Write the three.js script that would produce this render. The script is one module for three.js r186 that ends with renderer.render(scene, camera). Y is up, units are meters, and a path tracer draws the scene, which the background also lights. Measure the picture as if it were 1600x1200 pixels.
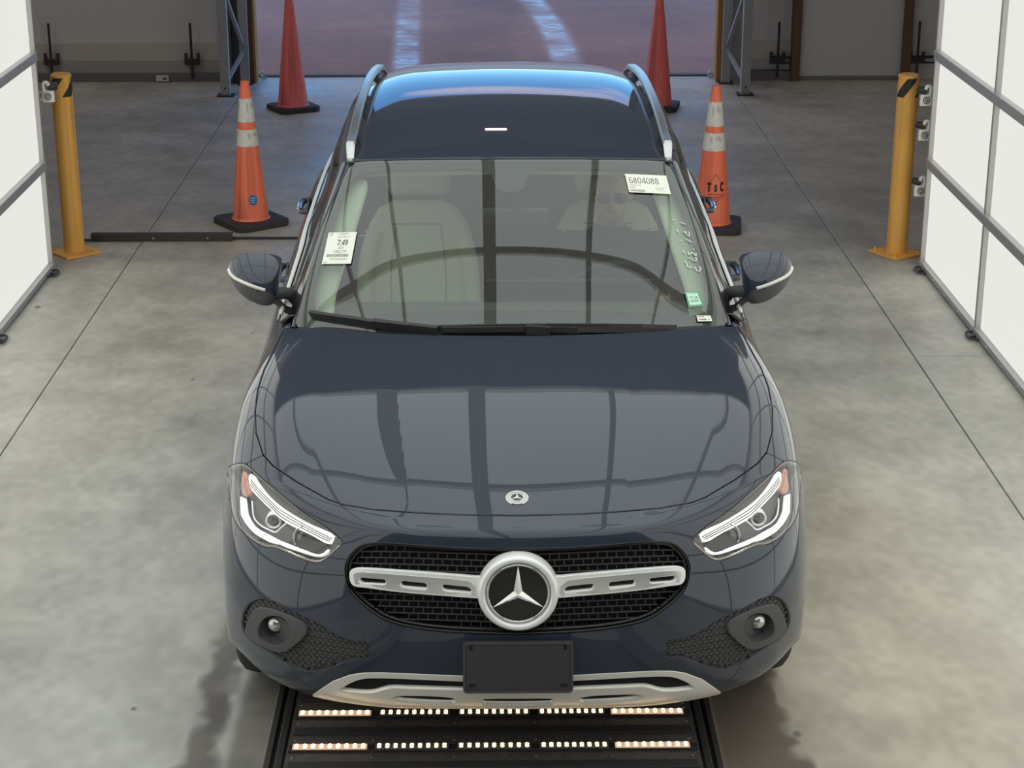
import * as THREE from 'three';
import { mergeGeometries } from 'three/addons/utils/BufferGeometryUtils.js';
import { RoundedBoxGeometry } from 'three/addons/geometries/RoundedBoxGeometry.js';
import { RectAreaLightUniformsLib } from 'three/addons/lights/RectAreaLightUniformsLib.js';
import { MarchingCubes } from 'three/addons/objects/MarchingCubes.js';
import { Sky } from 'three/addons/objects/Sky.js';

// ------------------------------------------------------------------ camera, sky, sun, exposure
// Origin: floor below the middle of the car's nose; x right, y up, the car points to +z (towards the camera).
const scene = new THREE.Scene();
const EYE = [-0.076, 2.978, 4.709], PITCH = 19.48 * Math.PI / 180, YAW = 0.72 * Math.PI / 180, FOCAL = 2919.6;
const camera = new THREE.PerspectiveCamera(2 * Math.atan(600 / FOCAL) * 180 / Math.PI, 1600 / 1200, 0.1, 300);
camera.position.set(...EYE);
camera.lookAt(EYE[0] + Math.sin(YAW) * Math.cos(PITCH), EYE[1] - Math.sin(PITCH), EYE[2] - Math.cos(YAW) * Math.cos(PITCH));
const renderer = new THREE.WebGLRenderer({ antialias: true });
renderer.toneMapping = THREE.LinearToneMapping;
renderer.toneMappingExposure = 1.0;
renderer.shadowMap.enabled = true;
RectAreaLightUniformsLib.init();

const sky = new Sky();
sky.scale.setScalar(450);
sky.material.uniforms.turbidity.value = 3;
sky.material.uniforms.rayleigh.value = 1.2;
sky.material.uniforms.mieCoefficient.value = 0.003;
sky.material.uniforms.mieDirectionalG.value = 0.75;
const SUN = new THREE.Vector3(0.45, 0.62, 0.64).normalize();
sky.material.uniforms.sunPosition.value.copy(SUN);
sky.material.uniforms.cloudCoverage.value = 0.3;
sky.material.uniforms.cloudDensity.value = 0.5;
scene.add(sky);
scene.backgroundIntensity = 0.58;
const sun = new THREE.DirectionalLight(0xfff1dc, 1.5);
sun.position.copy(SUN).multiplyScalar(60);
sun.castShadow = true;
Object.assign(sun.shadow.camera, { left: -40, right: 40, top: 40, bottom: -40, far: 160 });
scene.add(sun);

// brightness of the booth's glowing panes and of the lamp light they give, and colour
const PANE_GLOW = 0.76, PANE_LIGHT = 0.40, PANE_TINT = new THREE.Color().setRGB(1.0, 1.0, 0.93);
const CEIL_TINT = new THREE.Color().setRGB(0.94, 1.0, 0.975);
const CEIL_GLOW = 0.72, CEIL_LIGHT = 0.62;

// ------------------------------------------------------------------ helpers
let seed = 12345;
const rnd = () => { seed = (seed + 0x6d2b79f5) | 0; let t = Math.imul(seed ^ (seed >>> 15), 1 | seed); t = (t + Math.imul(t ^ (t >>> 7), 61 | t)) ^ t; return ((t ^ (t >>> 14)) >>> 0) / 4294967296; };
const used = {};
const numbered = (n) => { const k = used[n] = (used[n] ?? -1) + 1; return k ? n + '_' + String(k).padStart(3, '0') : n; };
const lin = (r, g, b) => new THREE.Color().setRGB(r, g, b);
const srgb = (r, g, b) => new THREE.Color().setRGB(r / 255, g / 255, b / 255, THREE.SRGBColorSpace);
const std = (o) => new THREE.MeshStandardMaterial({ side: THREE.DoubleSide, ...o });
const phy = (o) => new THREE.MeshPhysicalMaterial({ side: THREE.DoubleSide, ...o });
function obj(name, geo, mat, parent = scene) {
  const g = Array.isArray(geo) ? merge(geo) : geo;
  const m = new THREE.Mesh(g, mat);
  m.name = parent === scene ? numbered(name) : name;
  m.castShadow = m.receiveShadow = true;
  parent.add(m);
  return m;
}
function kid(name, geo, mat, parent) {   // a part: numbered among the children of its parent
  const n = parent.children.filter((c) => c.name === name || c.name.startsWith(name + '_0')).length;
  return obj(n ? name + '_' + String(n).padStart(3, '0') : name, geo, mat, parent);
}
function thing(name, label, category, [x, y, z] = [0, 0, 0], turn = 0, group) {
  const o = new THREE.Group(); o.name = numbered(name); scene.add(o);
  o.position.set(x, y, z); o.rotation.y = turn; o.userData = { label, category };
  if (group) o.userData.group = group;
  return o;
}
const struct = (name, geo, mat) => { const m = obj(name, geo, mat); m.userData.kind = 'structure'; return m; };
function structGroup(name) { const g = new THREE.Group(); g.name = numbered(name); g.userData.kind = 'structure'; scene.add(g); return g; }
function merge(list) {
  const gs = list.flat(9).map((g) => { let k = g.index ? g.toNonIndexed() : g.clone(); for (const n of Object.keys(k.attributes)) if (!['position', 'normal', 'uv'].includes(n)) k.deleteAttribute(n); if (!k.attributes.uv) k.setAttribute('uv', new THREE.BufferAttribute(new Float32Array(k.attributes.position.count * 2), 2)); return k; });
  return mergeGeometries(gs);
}
const box = (w, h, d, x = 0, y = 0, z = 0) => new THREE.BoxGeometry(w, h, d).translate(x, y, z);
const rbox = (w, h, d, r, x = 0, y = 0, z = 0, s = 3) => new RoundedBoxGeometry(w, h, d, s, r).translate(x, y, z);
const cyl = (r1, r2, h, n = 24, x = 0, y = 0, z = 0) => new THREE.CylinderGeometry(r1, r2, h, n).translate(x, y, z);
const V = (a) => new THREE.Vector3(a[0], a[1], a[2]);
const tube = (pts, r, n = 24, k = 8, closed = false, tension = 0.5) => new THREE.TubeGeometry(new THREE.CatmullRomCurve3(pts.map((p) => p.isVector3 ? p : V(p)), closed, 'catmullrom', tension), n, r, k, closed);
function bar(a, b, r1, r2 = r1, n = 10) {   // a round bar between two points
  a = V(a); b = V(b); const d = b.clone().sub(a), g = new THREE.CylinderGeometry(r2, r1, d.length(), n);
  g.applyQuaternion(new THREE.Quaternion().setFromUnitVectors(new THREE.Vector3(0, 1, 0), d.normalize()));
  return g.translate((a.x + b.x) / 2, (a.y + b.y) / 2, (a.z + b.z) / 2);
}
function beam(a, b, w, h) {   // a square bar between two points
  a = V(a); b = V(b); const d = b.clone().sub(a), g = new THREE.BoxGeometry(w, d.length(), h);
  g.applyQuaternion(new THREE.Quaternion().setFromUnitVectors(new THREE.Vector3(0, 1, 0), d.normalize()));
  return g.translate((a.x + b.x) / 2, (a.y + b.y) / 2, (a.z + b.z) / 2);
}
function mirror(g) {
  const k = g.clone(), p = k.attributes.position, n = k.attributes.normal;
  for (let i = 0; i < p.count; i++) { p.setX(i, -p.getX(i)); if (n) n.setX(i, -n.getX(i)); }
  if (k.index) { const a = k.index.array; for (let i = 0; i < a.length; i += 3) { const t = a[i]; a[i] = a[i + 1]; a[i + 1] = t; } }
  else for (const at of Object.values(k.attributes)) for (let i = 0; i < at.count; i += 3) for (let c = 0; c < at.itemSize; c++) { const t = at.getComponent(i, c); at.setComponent(i, c, at.getComponent(i + 1, c)); at.setComponent(i + 1, c, t); }
  return k;
}
const both = (g) => merge([g, mirror(g)]);

// value noise for computed textures
function noise2(w, h, cell, s0) {
  const gw = Math.ceil(w / cell) + 2, gh = Math.ceil(h / cell) + 2, keep = seed; seed = s0;
  const g = new Float32Array(gw * gh).map(() => rnd()); seed = keep;
  return (x, y) => { x /= cell; y /= cell; const i = Math.floor(x), j = Math.floor(y); let a = x - i, b = y - j; a = a * a * (3 - 2 * a); b = b * b * (3 - 2 * b); const q = j * gw + i; return (g[q] * (1 - a) + g[q + 1] * a) * (1 - b) + (g[q + gw] * (1 - a) + g[q + gw + 1] * a) * b; };
}
function dataTex(w, h, fn, srgbSpace, repeat) {
  const d = new Uint8Array(w * h * 4);
  for (let y = 0, o = 0; y < h; y++) for (let x = 0; x < w; x++, o += 4) { const c = fn(x, y); d[o] = c[0]; d[o + 1] = c[1] ?? c[0]; d[o + 2] = c[2] ?? c[0]; d[o + 3] = 255; }
  const t = new THREE.DataTexture(d, w, h); t.magFilter = THREE.LinearFilter; t.minFilter = THREE.LinearMipmapLinearFilter; t.generateMipmaps = true;
  if (srgbSpace) t.colorSpace = THREE.SRGBColorSpace;
  t.wrapS = t.wrapT = repeat ? THREE.RepeatWrapping : THREE.ClampToEdgeWrapping; t.needsUpdate = true; return t;
}
const clamp = (x, a = 0, b = 1) => Math.min(b, Math.max(a, x));
const smooth = (a, b, x) => { const t = clamp((x - a) / (b - a)); return t * t * (3 - 2 * t); };
const mix = (a, b, t) => a + (b - a) * t;

// ------------------------------------------------------------------ materials
const M = {
  steel: std({ color: lin(0.30, 0.31, 0.32), metalness: 0.6, roughness: 0.45 }),
  galvanised: std({ color: lin(0.36, 0.37, 0.39), metalness: 0.35, roughness: 0.5 }),
  darkSteel: std({ color: lin(0.05, 0.047, 0.047), metalness: 0.3, roughness: 0.5 }),
  black: std({ color: lin(0.026, 0.025, 0.026), roughness: 0.5 }),
  blackGloss: std({ color: lin(0.008, 0.008, 0.009), roughness: 0.12 }),
  voidBlack: std({ color: lin(0.010, 0.009, 0.009), roughness: 0.95 }),
  greyPlastic: std({ color: lin(0.075, 0.075, 0.078), roughness: 0.62 }),
  chrome: std({ color: lin(0.75, 0.75, 0.74), metalness: 1, roughness: 0.08 }),
  satin: std({ color: lin(0.97, 0.98, 0.95), metalness: 0.2, roughness: 0.3 }),
  aluminium: std({ color: lin(0.42, 0.41, 0.395), metalness: 0.15, roughness: 0.45 }),
  white: std({ color: lin(0.62, 0.62, 0.60), roughness: 0.5 }),
  rubber: std({ color: lin(0.036, 0.033, 0.034), roughness: 0.8 }),
};
const PAINT = phy({ color: lin(0.034, 0.043, 0.064), metalness: 0, roughness: 0.5, specularIntensity: 0.15, clearcoat: 1, clearcoatRoughness: 0.015 });

// ------------------------------------------------------------------ floor of concrete slabs
const FX0 = -7, FX1 = 7, FZ0 = -12, FZ1 = 8;
const n1 = noise2(2048, 2048, 220, 1), n2 = noise2(2048, 2048, 70, 2), n3 = noise2(2048, 2048, 18, 3), n4 = noise2(2048, 2048, 5, 4), n5 = noise2(2048, 2048, 380, 5);
const streak = noise2(2048, 4096, 30, 6);
const floorAt = (px, py) => [FX0 + (px + 0.5) / 2048 * (FX1 - FX0), FZ0 + (py + 0.5) / 2048 * (FZ1 - FZ0)];
const spots = Array.from({ length: 70 }, () => [-3 + rnd() * 6, -9 + rnd() * 11, 0.004 + rnd() * rnd() * 0.012, 0.15 + rnd() * 0.35]);
const byZ = new Map(); for (const s of spots) for (const k of [-1, 0, 1]) { const q = Math.floor(s[1] * 10) + k; byZ.set(q, [...(byZ.get(q) ?? []), s]); }
const near = (z) => byZ.get(Math.floor(z * 10)) ?? [];
const floorMap = dataTex(2048, 2048, (px, py) => {
  const [x, z] = floorAt(px, py);
  let v = 0.53 + (n1(px, py) - 0.5) * 0.07 + (n2(px, py) - 0.5) * 0.06 + (n3(px, py) - 0.5) * 0.045 + (n4(px, py) - 0.5) * 0.05 + (streak(px * 0.55, py * 1.6) - 0.5) * 0.05;
  let r = v * 1.0, g = v * 0.995, b = v * 0.955;
  const warm = smooth(0.6, 0.9, n5(px, py)) * 0.03; r += warm * 0.5; b -= warm * 0.6;
  const cool = smooth(0.62, 0.92, n5(2047 - px, py)) * 0.022; r -= cool; g -= cool * 0.5;
  // tyre tracks beside the platform, darker and brown, with ragged edges
  const e = (n3(px, py) - 0.5) * 0.10 + (n4(px, py) - 0.5) * 0.07;
  let t = smooth(0.075, 0.02, Math.abs(x + 0.965 + e * 0.6)) * smooth(-1.6, -0.8, z) * smooth(4.5, 2.5, z) * 0.40;
  t = Math.max(t, smooth(0.62, 0.64, x) * smooth(0.89 + e, 0.83 + e, x) * smooth(-1.1, -0.75, z) * smooth(4.5, 3, z) * (0.38 + e * 1.2));
  t = Math.max(t, smooth(-0.90, -0.86, x) * smooth(-0.74, -0.78, x) * smooth(-0.9, -0.7, z) * 0.28);
  t = Math.max(t, smooth(0.1, 0.02, Math.abs(Math.abs(x + 0.07) - 0.8 - e * 0.4)) * smooth(-1.4, -3, z) * 0.22);
  r *= 1 - t * 0.92; g *= 1 - t; b *= 1 - t * 1.02;
  for (const [sx, sz, sr, sa] of near(z)) { const d = Math.hypot((x - sx), (z - sz) * 0.7); if (d < sr * 1.6) { const k = smooth(sr * 1.6, sr * 0.7, d + e * 0.08) * sa; r *= 1 - k; g *= 1 - k; b *= 1 - k; } }
  const c = (q) => clamp(255 * Math.pow(clamp(q), 1), 0, 255);
  return [c(r * 1.33), c(g * 1.31), c(b * 1.285)];
}, true);
const floorRough = dataTex(1024, 1024, (px, py) => { const v = 0.54 + (n2(px * 2, py * 2) - 0.5) * 0.24 + (n3(px * 2, py * 2) - 0.5) * 0.14 - smooth(0.55, 0.8, n1(px * 2, py * 2)) * 0.1; return [clamp(v) * 255]; });
const floorBump = dataTex(1024, 1024, (px, py) => [clamp(0.5 + (n3(px * 2, py * 2) - 0.5) * 0.5 + (n4(px * 2, py * 2) - 0.5) * 0.6) * 255]);
const slabMat = std({ color: lin(1, 1, 1), map: floorMap, roughness: 1, roughnessMap: floorRough, bumpMap: floorBump, bumpScale: 0.0015 });
function uvXZ(g, x0, x1, z0, z1, ox = 0, oz = 0) { const p = g.attributes.position, u = g.attributes.uv; for (let i = 0; i < p.count; i++) u.setXY(i, (p.getX(i) + ox - x0) / (x1 - x0), (p.getZ(i) + oz - z0) / (z1 - z0)); return g; }
const floor = structGroup('floor');
const JX = [FX0, -2.19, 2.04, FX1], JZ = [FZ0, -8.0, -4.1, -0.18, 3.75, FZ1];
obj('slab_bed', uvXZ(box(14, 0.1, 20, 0, -0.07, -2), FX0, FX1, FZ0, FZ1), std({ color: lin(0.05, 0.048, 0.045), roughness: 0.95 }), floor);
for (let i = 0; i < 3; i++) for (let j = 0; j < 5; j++) {
  const x0 = JX[i] + 0.003, x1 = JX[i + 1] - 0.003, z0 = JZ[j] + 0.003, z1 = JZ[j + 1] - 0.003;
  // slab with a worn, slightly rounded arris
  const s = new THREE.Shape([[x0, z0], [x1, z0], [x1, z1], [x0, z1]].map(([a, b]) => new THREE.Vector2(a, -b)));
  const g = new THREE.ExtrudeGeometry(s, { depth: 0.018, bevelEnabled: true, bevelThickness: 0.002, bevelSize: 0.002, bevelOffset: -0.002, bevelSegments: 1 }).rotateX(-Math.PI / 2).translate(0, -0.02, 0);
  kid('slab', uvXZ(g, FX0, FX1, FZ0, FZ1), slabMat, floor);
}
// ------------------------------------------------------------------ outside: yard, low buildings
const o1 = noise2(1024, 1024, 90, 11), o2 = noise2(1024, 1024, 22, 12), o3 = noise2(1024, 1024, 5, 13);
const track = (z) => [-0.62 - (z + 12) * 0.06 * 1.0, 0.60 + (z + 12) * 0.012];
const yardTrack = (x, z, px, py) => {   // two polished wheel tracks, wet in places
  const xa = mix(-0.83, -0.98, clamp((-12.3 - z) / 4.6)), k = clamp((-12.3 - z) / 4.6), xb = mix(0.66, 0.42, k * k);
  const a = smooth(0.19, 0.08, Math.abs(x - xa)), b = smooth(0.21, 0.09, Math.abs(x - xb));
  return Math.max(a, b) * (0.5 + 0.35 * smooth(0.2, 0.8, o2(px, py)) + 0.5 * (o3(px, (py * 2.5) % 1000) - 0.4));
};
const yardAt = (px, py) => [-8 + (px + 0.5) / 1024 * 16, -28 + (py + 0.5) / 1024 * 16];
const yardMap = dataTex(1024, 1024, (px, py) => { const [x, z] = yardAt(px, py); let v = 0.47 + (o1(px, py) - 0.5) * 0.06 + (o2(px, py) - 0.5) * 0.035 + (o3(px, py) - 0.5) * 0.05; v += yardTrack(x, z, px, py) * 0.07; v -= smooth(0.5, 0.2, Math.abs(x + 0.15)) * 0.035; return [v * 348, v * 246, v * 200]; }, true);
const yardRough = dataTex(1024, 1024, (px, py) => { const [x, z] = yardAt(px, py); return [255 * clamp(0.78 - yardTrack(x, z, px, py) * 0.55 + (o3(px, py) - 0.5) * 0.1)]; });
struct('yard_paving', uvXZ(box(16, 0.1, 16, 0, -0.065, -20), -8, 8, -28, -12), std({ map: yardMap, roughness: 1, roughnessMap: yardRough }));
struct('yard_ground', box(160, 0.1, 140, 0, -0.08, -98.03), std({ color: lin(0.32, 0.24, 0.19), roughness: 0.95 }));
struct('door_threshold', box(4.12, 0.05, 0.09, -0.1, -0.012, -11.99), std({ color: lin(0.10, 0.075, 0.06), roughness: 0.7 }));
{ // a low building across the yard, seen only in the roof's reflection
  const b = thing('warehouse_building', 'long low tan warehouse building across the yard', 'building', [4, 0, -75]);
  obj('wall', box(60, 4.6, 12, 0, 2.3, 0), std({ color: lin(0.42, 0.30, 0.24), roughness: 0.9 }), b);
  obj('roof', box(61, 0.35, 13, 0, 4.75, 0), std({ color: lin(0.5, 0.48, 0.46), roughness: 0.7 }), b);
}
// ------------------------------------------------------------------ hall: walls, ceiling
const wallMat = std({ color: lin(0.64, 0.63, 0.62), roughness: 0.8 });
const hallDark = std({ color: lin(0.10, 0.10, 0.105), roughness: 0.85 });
const WZ = -11.8;
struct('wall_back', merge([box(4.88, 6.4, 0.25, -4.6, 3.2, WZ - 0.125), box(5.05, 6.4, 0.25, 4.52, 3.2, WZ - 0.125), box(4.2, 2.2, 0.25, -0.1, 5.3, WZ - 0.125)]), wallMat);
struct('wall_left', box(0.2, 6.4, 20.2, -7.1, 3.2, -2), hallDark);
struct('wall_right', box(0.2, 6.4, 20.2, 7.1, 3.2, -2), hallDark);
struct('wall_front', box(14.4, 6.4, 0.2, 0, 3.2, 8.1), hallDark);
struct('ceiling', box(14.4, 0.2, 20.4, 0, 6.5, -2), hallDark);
// lower wall bands left of the doorway
{
  const band = std({ color: lin(0.56, 0.53, 0.47), roughness: 0.8 }), kick = std({ color: lin(0.17, 0.16, 0.165), roughness: 0.8 });
  struct('trim_1', box(2.72, 0.16, 0.03, -3.79, 0.255, WZ + 0.015), band);
  struct('trim_2', box(2.72, 0.115, 0.05, -3.79, 0.115, WZ + 0.025), std({ color: lin(0.40, 0.38, 0.36), roughness: 0.8 }));
  struct('baseboard_left', box(2.72, 0.075, 0.08, -3.79, 0.0375, WZ + 0.04), kick);
  struct('trim_3', box(0.42, 0.16, 0.03, 2.40, 0.255, WZ + 0.015), band);
  struct('baseboard_right', box(0.40, 0.085, 0.09, 2.42, 0.0425, WZ + 0.045), kick);
}
// steel door frame round the opening: yellow-brown jambs, dark guide tracks
const woodBrown = std({ color: lin(0.16, 0.085, 0.05), roughness: 0.7 }), amber = std({ color: lin(0.42, 0.20, 0.035), roughness: 0.6 });
struct('trim_4', merge([box(0.075, 4.2, 0.16, -2.165, 2.1, WZ + 0.06)]), woodBrown);
struct('trim_5', merge([box(0.02, 4.2, 0.17, -2.118, 2.1, WZ + 0.065)]), amber);
struct('trim_6', merge([box(0.05, 4.2, 0.17, 1.945, 2.1, WZ + 0.065)]), amber);
struct('trim_7', merge([box(0.06, 4.2, 0.16, 2.0, 2.1, WZ + 0.06)]), std({ color: lin(0.30, 0.17, 0.09), roughness: 0.7 }));
struct('trim_8', merge([box(0.10, 4.3, 0.14, -2.26, 2.15, WZ + 0.07), box(0.02, 4.3, 0.2, -2.32, 2.15, WZ + 0.1)]), std({ color: lin(0.12, 0.12, 0.13), roughness: 0.5, metalness: 0.3 }));
struct('trim_9', merge([box(0.09, 4.3, 0.14, 2.08, 2.15, WZ + 0.07), box(0.105, 0.30, 0.16, 2.08, 0.15, WZ + 0.08)]), M.galvanised);
// white flush door between two brown posts, right of the doorway
{
  const d = structGroup('door_1');
  obj('door_leaf', rbox(0.91, 2.3, 0.05, 0.006, 3.11, 1.17, WZ + 0.03), std({ color: lin(0.66, 0.66, 0.66), roughness: 0.55 }), d);
  obj('door_sweep', box(0.91, 0.035, 0.06, 3.11, 0.02, WZ + 0.035), std({ color: lin(0.22, 0.22, 0.22), roughness: 0.6 }), d);
  kid('door_post', rbox(0.075, 2.5, 0.12, 0.006, 2.625, 1.25, WZ + 0.06), woodBrown, d);
  kid('door_post', rbox(0.075, 2.5, 0.12, 0.006, 3.60, 1.25, WZ + 0.06), woodBrown, d);
  obj('door_head', rbox(1.05, 0.09, 0.12, 0.006, 3.11, 2.4, WZ + 0.06), woodBrown, d);
}
// ------------------------------------------------------------------ the photo booth's light panels
const paneMat = std({ color: lin(0.1, 0.1, 0.1), roughness: 0.6, emissive: PANE_TINT, emissiveIntensity: PANE_GLOW });
const ceilMat = std({ color: lin(0.1, 0.1, 0.1), roughness: 0.6, emissive: CEIL_TINT, emissiveIntensity: CEIL_GLOW });
function areaLight(parent, w, h, x, y, z, target, intensity, tint = PANE_TINT) {
  const l = new THREE.RectAreaLight(tint, intensity, w, h);
  l.name = 'pane_light'; l.position.set(x, y, z); parent.add(l); parent.updateMatrixWorld(true); l.lookAt(...target); return l;
}
const WALL_Z0 = -5.75, PANE_Z = 1.30, PANES = 6, BAR_Y = [0.02, 0.611, 1.2275, 1.845, 2.46, 3.25];
function lightWall(side, x, label) {
  const t = thing('light_wall', label, 'light panel', [x, 0, 0], 0, 'light panel walls of the bay');
  const s = side, bars = [];   // s = +1: the face looks towards +x
  const zEnd = WALL_Z0 + PANE_Z * PANES;
  obj('backing', box(0.03, 3.26, zEnd - WALL_Z0, -s * 0.075, 1.64, (WALL_Z0 + zEnd) / 2), M.steel, t);
  for (let r = 0; r < 6; r++) {
    const h = r ? 0.052 : 0.032;
    kid('frame_rail', rbox(0.045, h, zEnd - WALL_Z0, 0.004, -s * 0.012, BAR_Y[r] + (r ? 0 : 0), (WALL_Z0 + zEnd) / 2, 2), M.aluminium, t);
    const screws = [];
    for (let z = WALL_Z0 + 0.08; z < zEnd; z += 0.30) screws.push(cyl(0.006, 0.006, 0.006, 8).rotateZ(Math.PI / 2).translate(s * 0.0115, BAR_Y[r] - (r ? 0 : 0), z));
    kid('rail_screws', screws, M.chrome, t).userData.kind = 'stuff';
  }
  for (let c = 0; c <= PANES; c++) kid('frame_mullion', rbox(0.04, 3.25, c === 0 ? 0.02 : 0.028, 0.004, -s * 0.016, 1.635, WALL_Z0 + c * PANE_Z + (c === 0 ? 0.01 : 0), 2), M.aluminium, t);
  for (let c = 0; c < PANES; c++) for (let r = 0; r < 5; r++) {
    const y0 = BAR_Y[r] + (r ? 0.026 : 0.016), y1 = BAR_Y[r + 1] - 0.026, z0 = WALL_Z0 + c * PANE_Z + 0.014, z1 = z0 + PANE_Z - 0.028;
    kid('glowing_pane', box(0.008, y1 - y0 + 0.006, z1 - z0 + 0.006, -s * 0.028, (y0 + y1) / 2, (z0 + z1) / 2), paneMat, t);
    const px = -s * 0.022, cy = (y0 + y1) / 2, cz = (z0 + z1) / 2;
    if (r === 2) areaLight(t, z1 - z0, 3.0, px, 1.55, cz, [x + px + s * 3, 1.55, cz], PANE_LIGHT);
  }
  for (const z of [WALL_Z0 + 0.14, WALL_Z0 + 1.36, WALL_Z0 + 3.9]) kid('foot_bracket', [tube([[s * 0.0, 0.012, z - 0.07], [s * 0.045, 0.012, z - 0.06], [s * 0.05, 0.012, z], [s * 0.045, 0.012, z + 0.06], [s * 0.0, 0.012, z + 0.07]], 0.006, 20, 6), box(0.05, 0.012, 0.02, s * 0.02, 0.008, z)], M.darkSteel, t);
  return t;
}
lightWall(1, -2.60, 'tall white glowing light panel wall along the left side of the bay');
lightWall(-1, 2.43, 'tall white glowing light panel wall along the right side of the bay');
// overhead light panel; its frame bars show in the windscreen and bonnet
const CEIL_Y = 3.32, CEIL_Z = [-3.74, -2.29, -0.98, 0.35, 1.65, 2.95, 4.25, 5.5], CEIL_X = [-2.60, -1.64, -0.89, -0.125, 0.60, 1.58, 2.43];
{
  const t = thing('overhead_light_panel', 'large glowing light panel with dark frame bars hung above the car', 'light panel', [0, CEIL_Y, 0]);
  const x0 = CEIL_X[0], x1 = CEIL_X.at(-1), z0 = CEIL_Z[0], z1 = CEIL_Z.at(-1);
  obj('backing', box(x1 - x0 + 0.1, 0.03, z1 - z0 + 0.1, (x0 + x1) / 2, 0.1, (z0 + z1) / 2), M.darkSteel, t);
  const barM = std({ color: lin(0.78, 0.77, 0.74), metalness: 0.1, roughness: 0.5 });
  CEIL_X.forEach((x, i) => kid('frame_bar', rbox(i === 3 ? 0.09 : i % 6 ? 0.045 : 0.02, 0.05, z1 - z0 + 0.06, 0.004, x, 0, (z0 + z1) / 2, 2), barM, t));
  CEIL_Z.forEach((z) => kid('cross_bar', rbox(x1 - x0 + 0.06, 0.045, 0.05, 0.004, (x0 + x1) / 2, 0, z, 2), barM, t));
  for (let i = 0; i < CEIL_X.length - 1; i++) for (let j = 0; j < CEIL_Z.length - 1; j++) {
    const a = CEIL_X[i] + (i === 3 ? 0.045 : 0.022), b = CEIL_X[i + 1] - (i === 2 ? 0.045 : 0.022), c = CEIL_Z[j] + 0.025, d = CEIL_Z[j + 1] - 0.025;
    kid('glowing_pane', box(b - a + 0.006, 0.008, d - c + 0.006, (a + b) / 2, 0.03, (c + d) / 2), ceilMat, t);
    areaLight(t, b - a, d - c, (a + b) / 2, 0.024, (c + d) / 2, [(a + b) / 2, 0, (c + d) / 2 - 0.0001], CEIL_LIGHT, CEIL_TINT);
  }
  for (const [x, z] of [[x0, z0], [x1, z0], [x0, z1], [x1, z1]]) kid('hanger_rod', bar([x, 0.02, z], [x, 2.8, z], 0.012), M.steel, t);
}
// ------------------------------------------------------------------ hall lamps
function hallLamp(label, x, y, z, w, d, power, group) {
  const t = thing('hall_lamp', label, 'lamp', [x, y, z], 0, group);
  obj('housing', merge([rbox(w + 0.06, 0.05, d + 0.06, 0.01, 0, 0.045, 0), rbox(w * 0.5, 0.06, d * 0.6, 0.01, 0, 0.09, 0)]), M.steel, t);
  obj('lamp_panel', box(w, 0.012, d, 0, 0.012, 0), std({ color: lin(0.5, 0.5, 0.5), emissive: lin(1, 0.86, 0.80), emissiveIntensity: 1.0 }), t);
  for (const s of [-1, 1]) kid('hanger', bar([s * w * 0.35, 0.08, 0], [s * w * 0.35, 6.4 - y, 0], 0.006), M.darkSteel, t);
  const l = new THREE.RectAreaLight(new THREE.Color().setRGB(1, 0.90, 0.87), power, w, d); l.name = 'lamp_panel_light'; l.position.set(0, 0.004, 0); t.add(l); t.updateMatrixWorld(true); l.lookAt(x, 0, z + 0.0001);
}
hallLamp('small lamp hung over the lane behind the light panel', -0.07, 4.6, -8.6, 0.24, 0.12, 6);
for (const [x, z, n] of [[-5.6, -7.0, 'left hall lamp nearer the light walls'], [-5.6, -10.2, 'left hall lamp nearer the back wall'], [5.4, -7.0, 'right hall lamp nearer the light walls'], [5.4, -10.2, 'right hall lamp nearer the back wall']]) hallLamp(n, x, 5.4, z, 1.2, 0.4, x < 0 ? 21 : 12, 'hall lamps under the roof');
// ------------------------------------------------------------------ smooth body surfaces
// A bicubic B-spline through a net of points of the car's half with x >= 0. The outlines of panels, lamps and openings on it were
// measured as seen from EYE, on the half that lies to the left there; every piece is cut from the surface with its own thickness.
const FWD = [Math.sin(YAW) * Math.cos(PITCH), -Math.sin(PITCH), -Math.cos(YAW) * Math.cos(PITCH)];
const RIGHT = [Math.cos(YAW), 0, Math.sin(YAW)];
const UPV = [RIGHT[1] * FWD[2] - RIGHT[2] * FWD[1], RIGHT[2] * FWD[0] - RIGHT[0] * FWD[2], RIGHT[0] * FWD[1] - RIGHT[1] * FWD[0]];
const dot = (a, b) => a[0] * b[0] + a[1] * b[1] + a[2] * b[2];
const sight = (p) => { const d = [p[0] - EYE[0], p[1] - EYE[1], p[2] - EYE[2]], w = dot(d, FWD); return [800 + FOCAL * dot(d, RIGHT) / w, 600 - FOCAL * dot(d, UPV) / w]; };
const rayTo = (px, py) => [0, 1, 2].map((k) => FWD[k] + RIGHT[k] * (px - 800) / FOCAL + UPV[k] * (600 - py) / FOCAL);
const atZ = (px, py, z) => { const d = rayTo(px, py), t = (z - EYE[2]) / d[2]; return [EYE[0] + d[0] * t, EYE[1] + d[1] * t, z]; };
const atY = (px, py, y) => { const d = rayTo(px, py), t = (y - EYE[1]) / d[1]; return [EYE[0] + d[0] * t, y, EYE[2] + d[2] * t]; };

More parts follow.
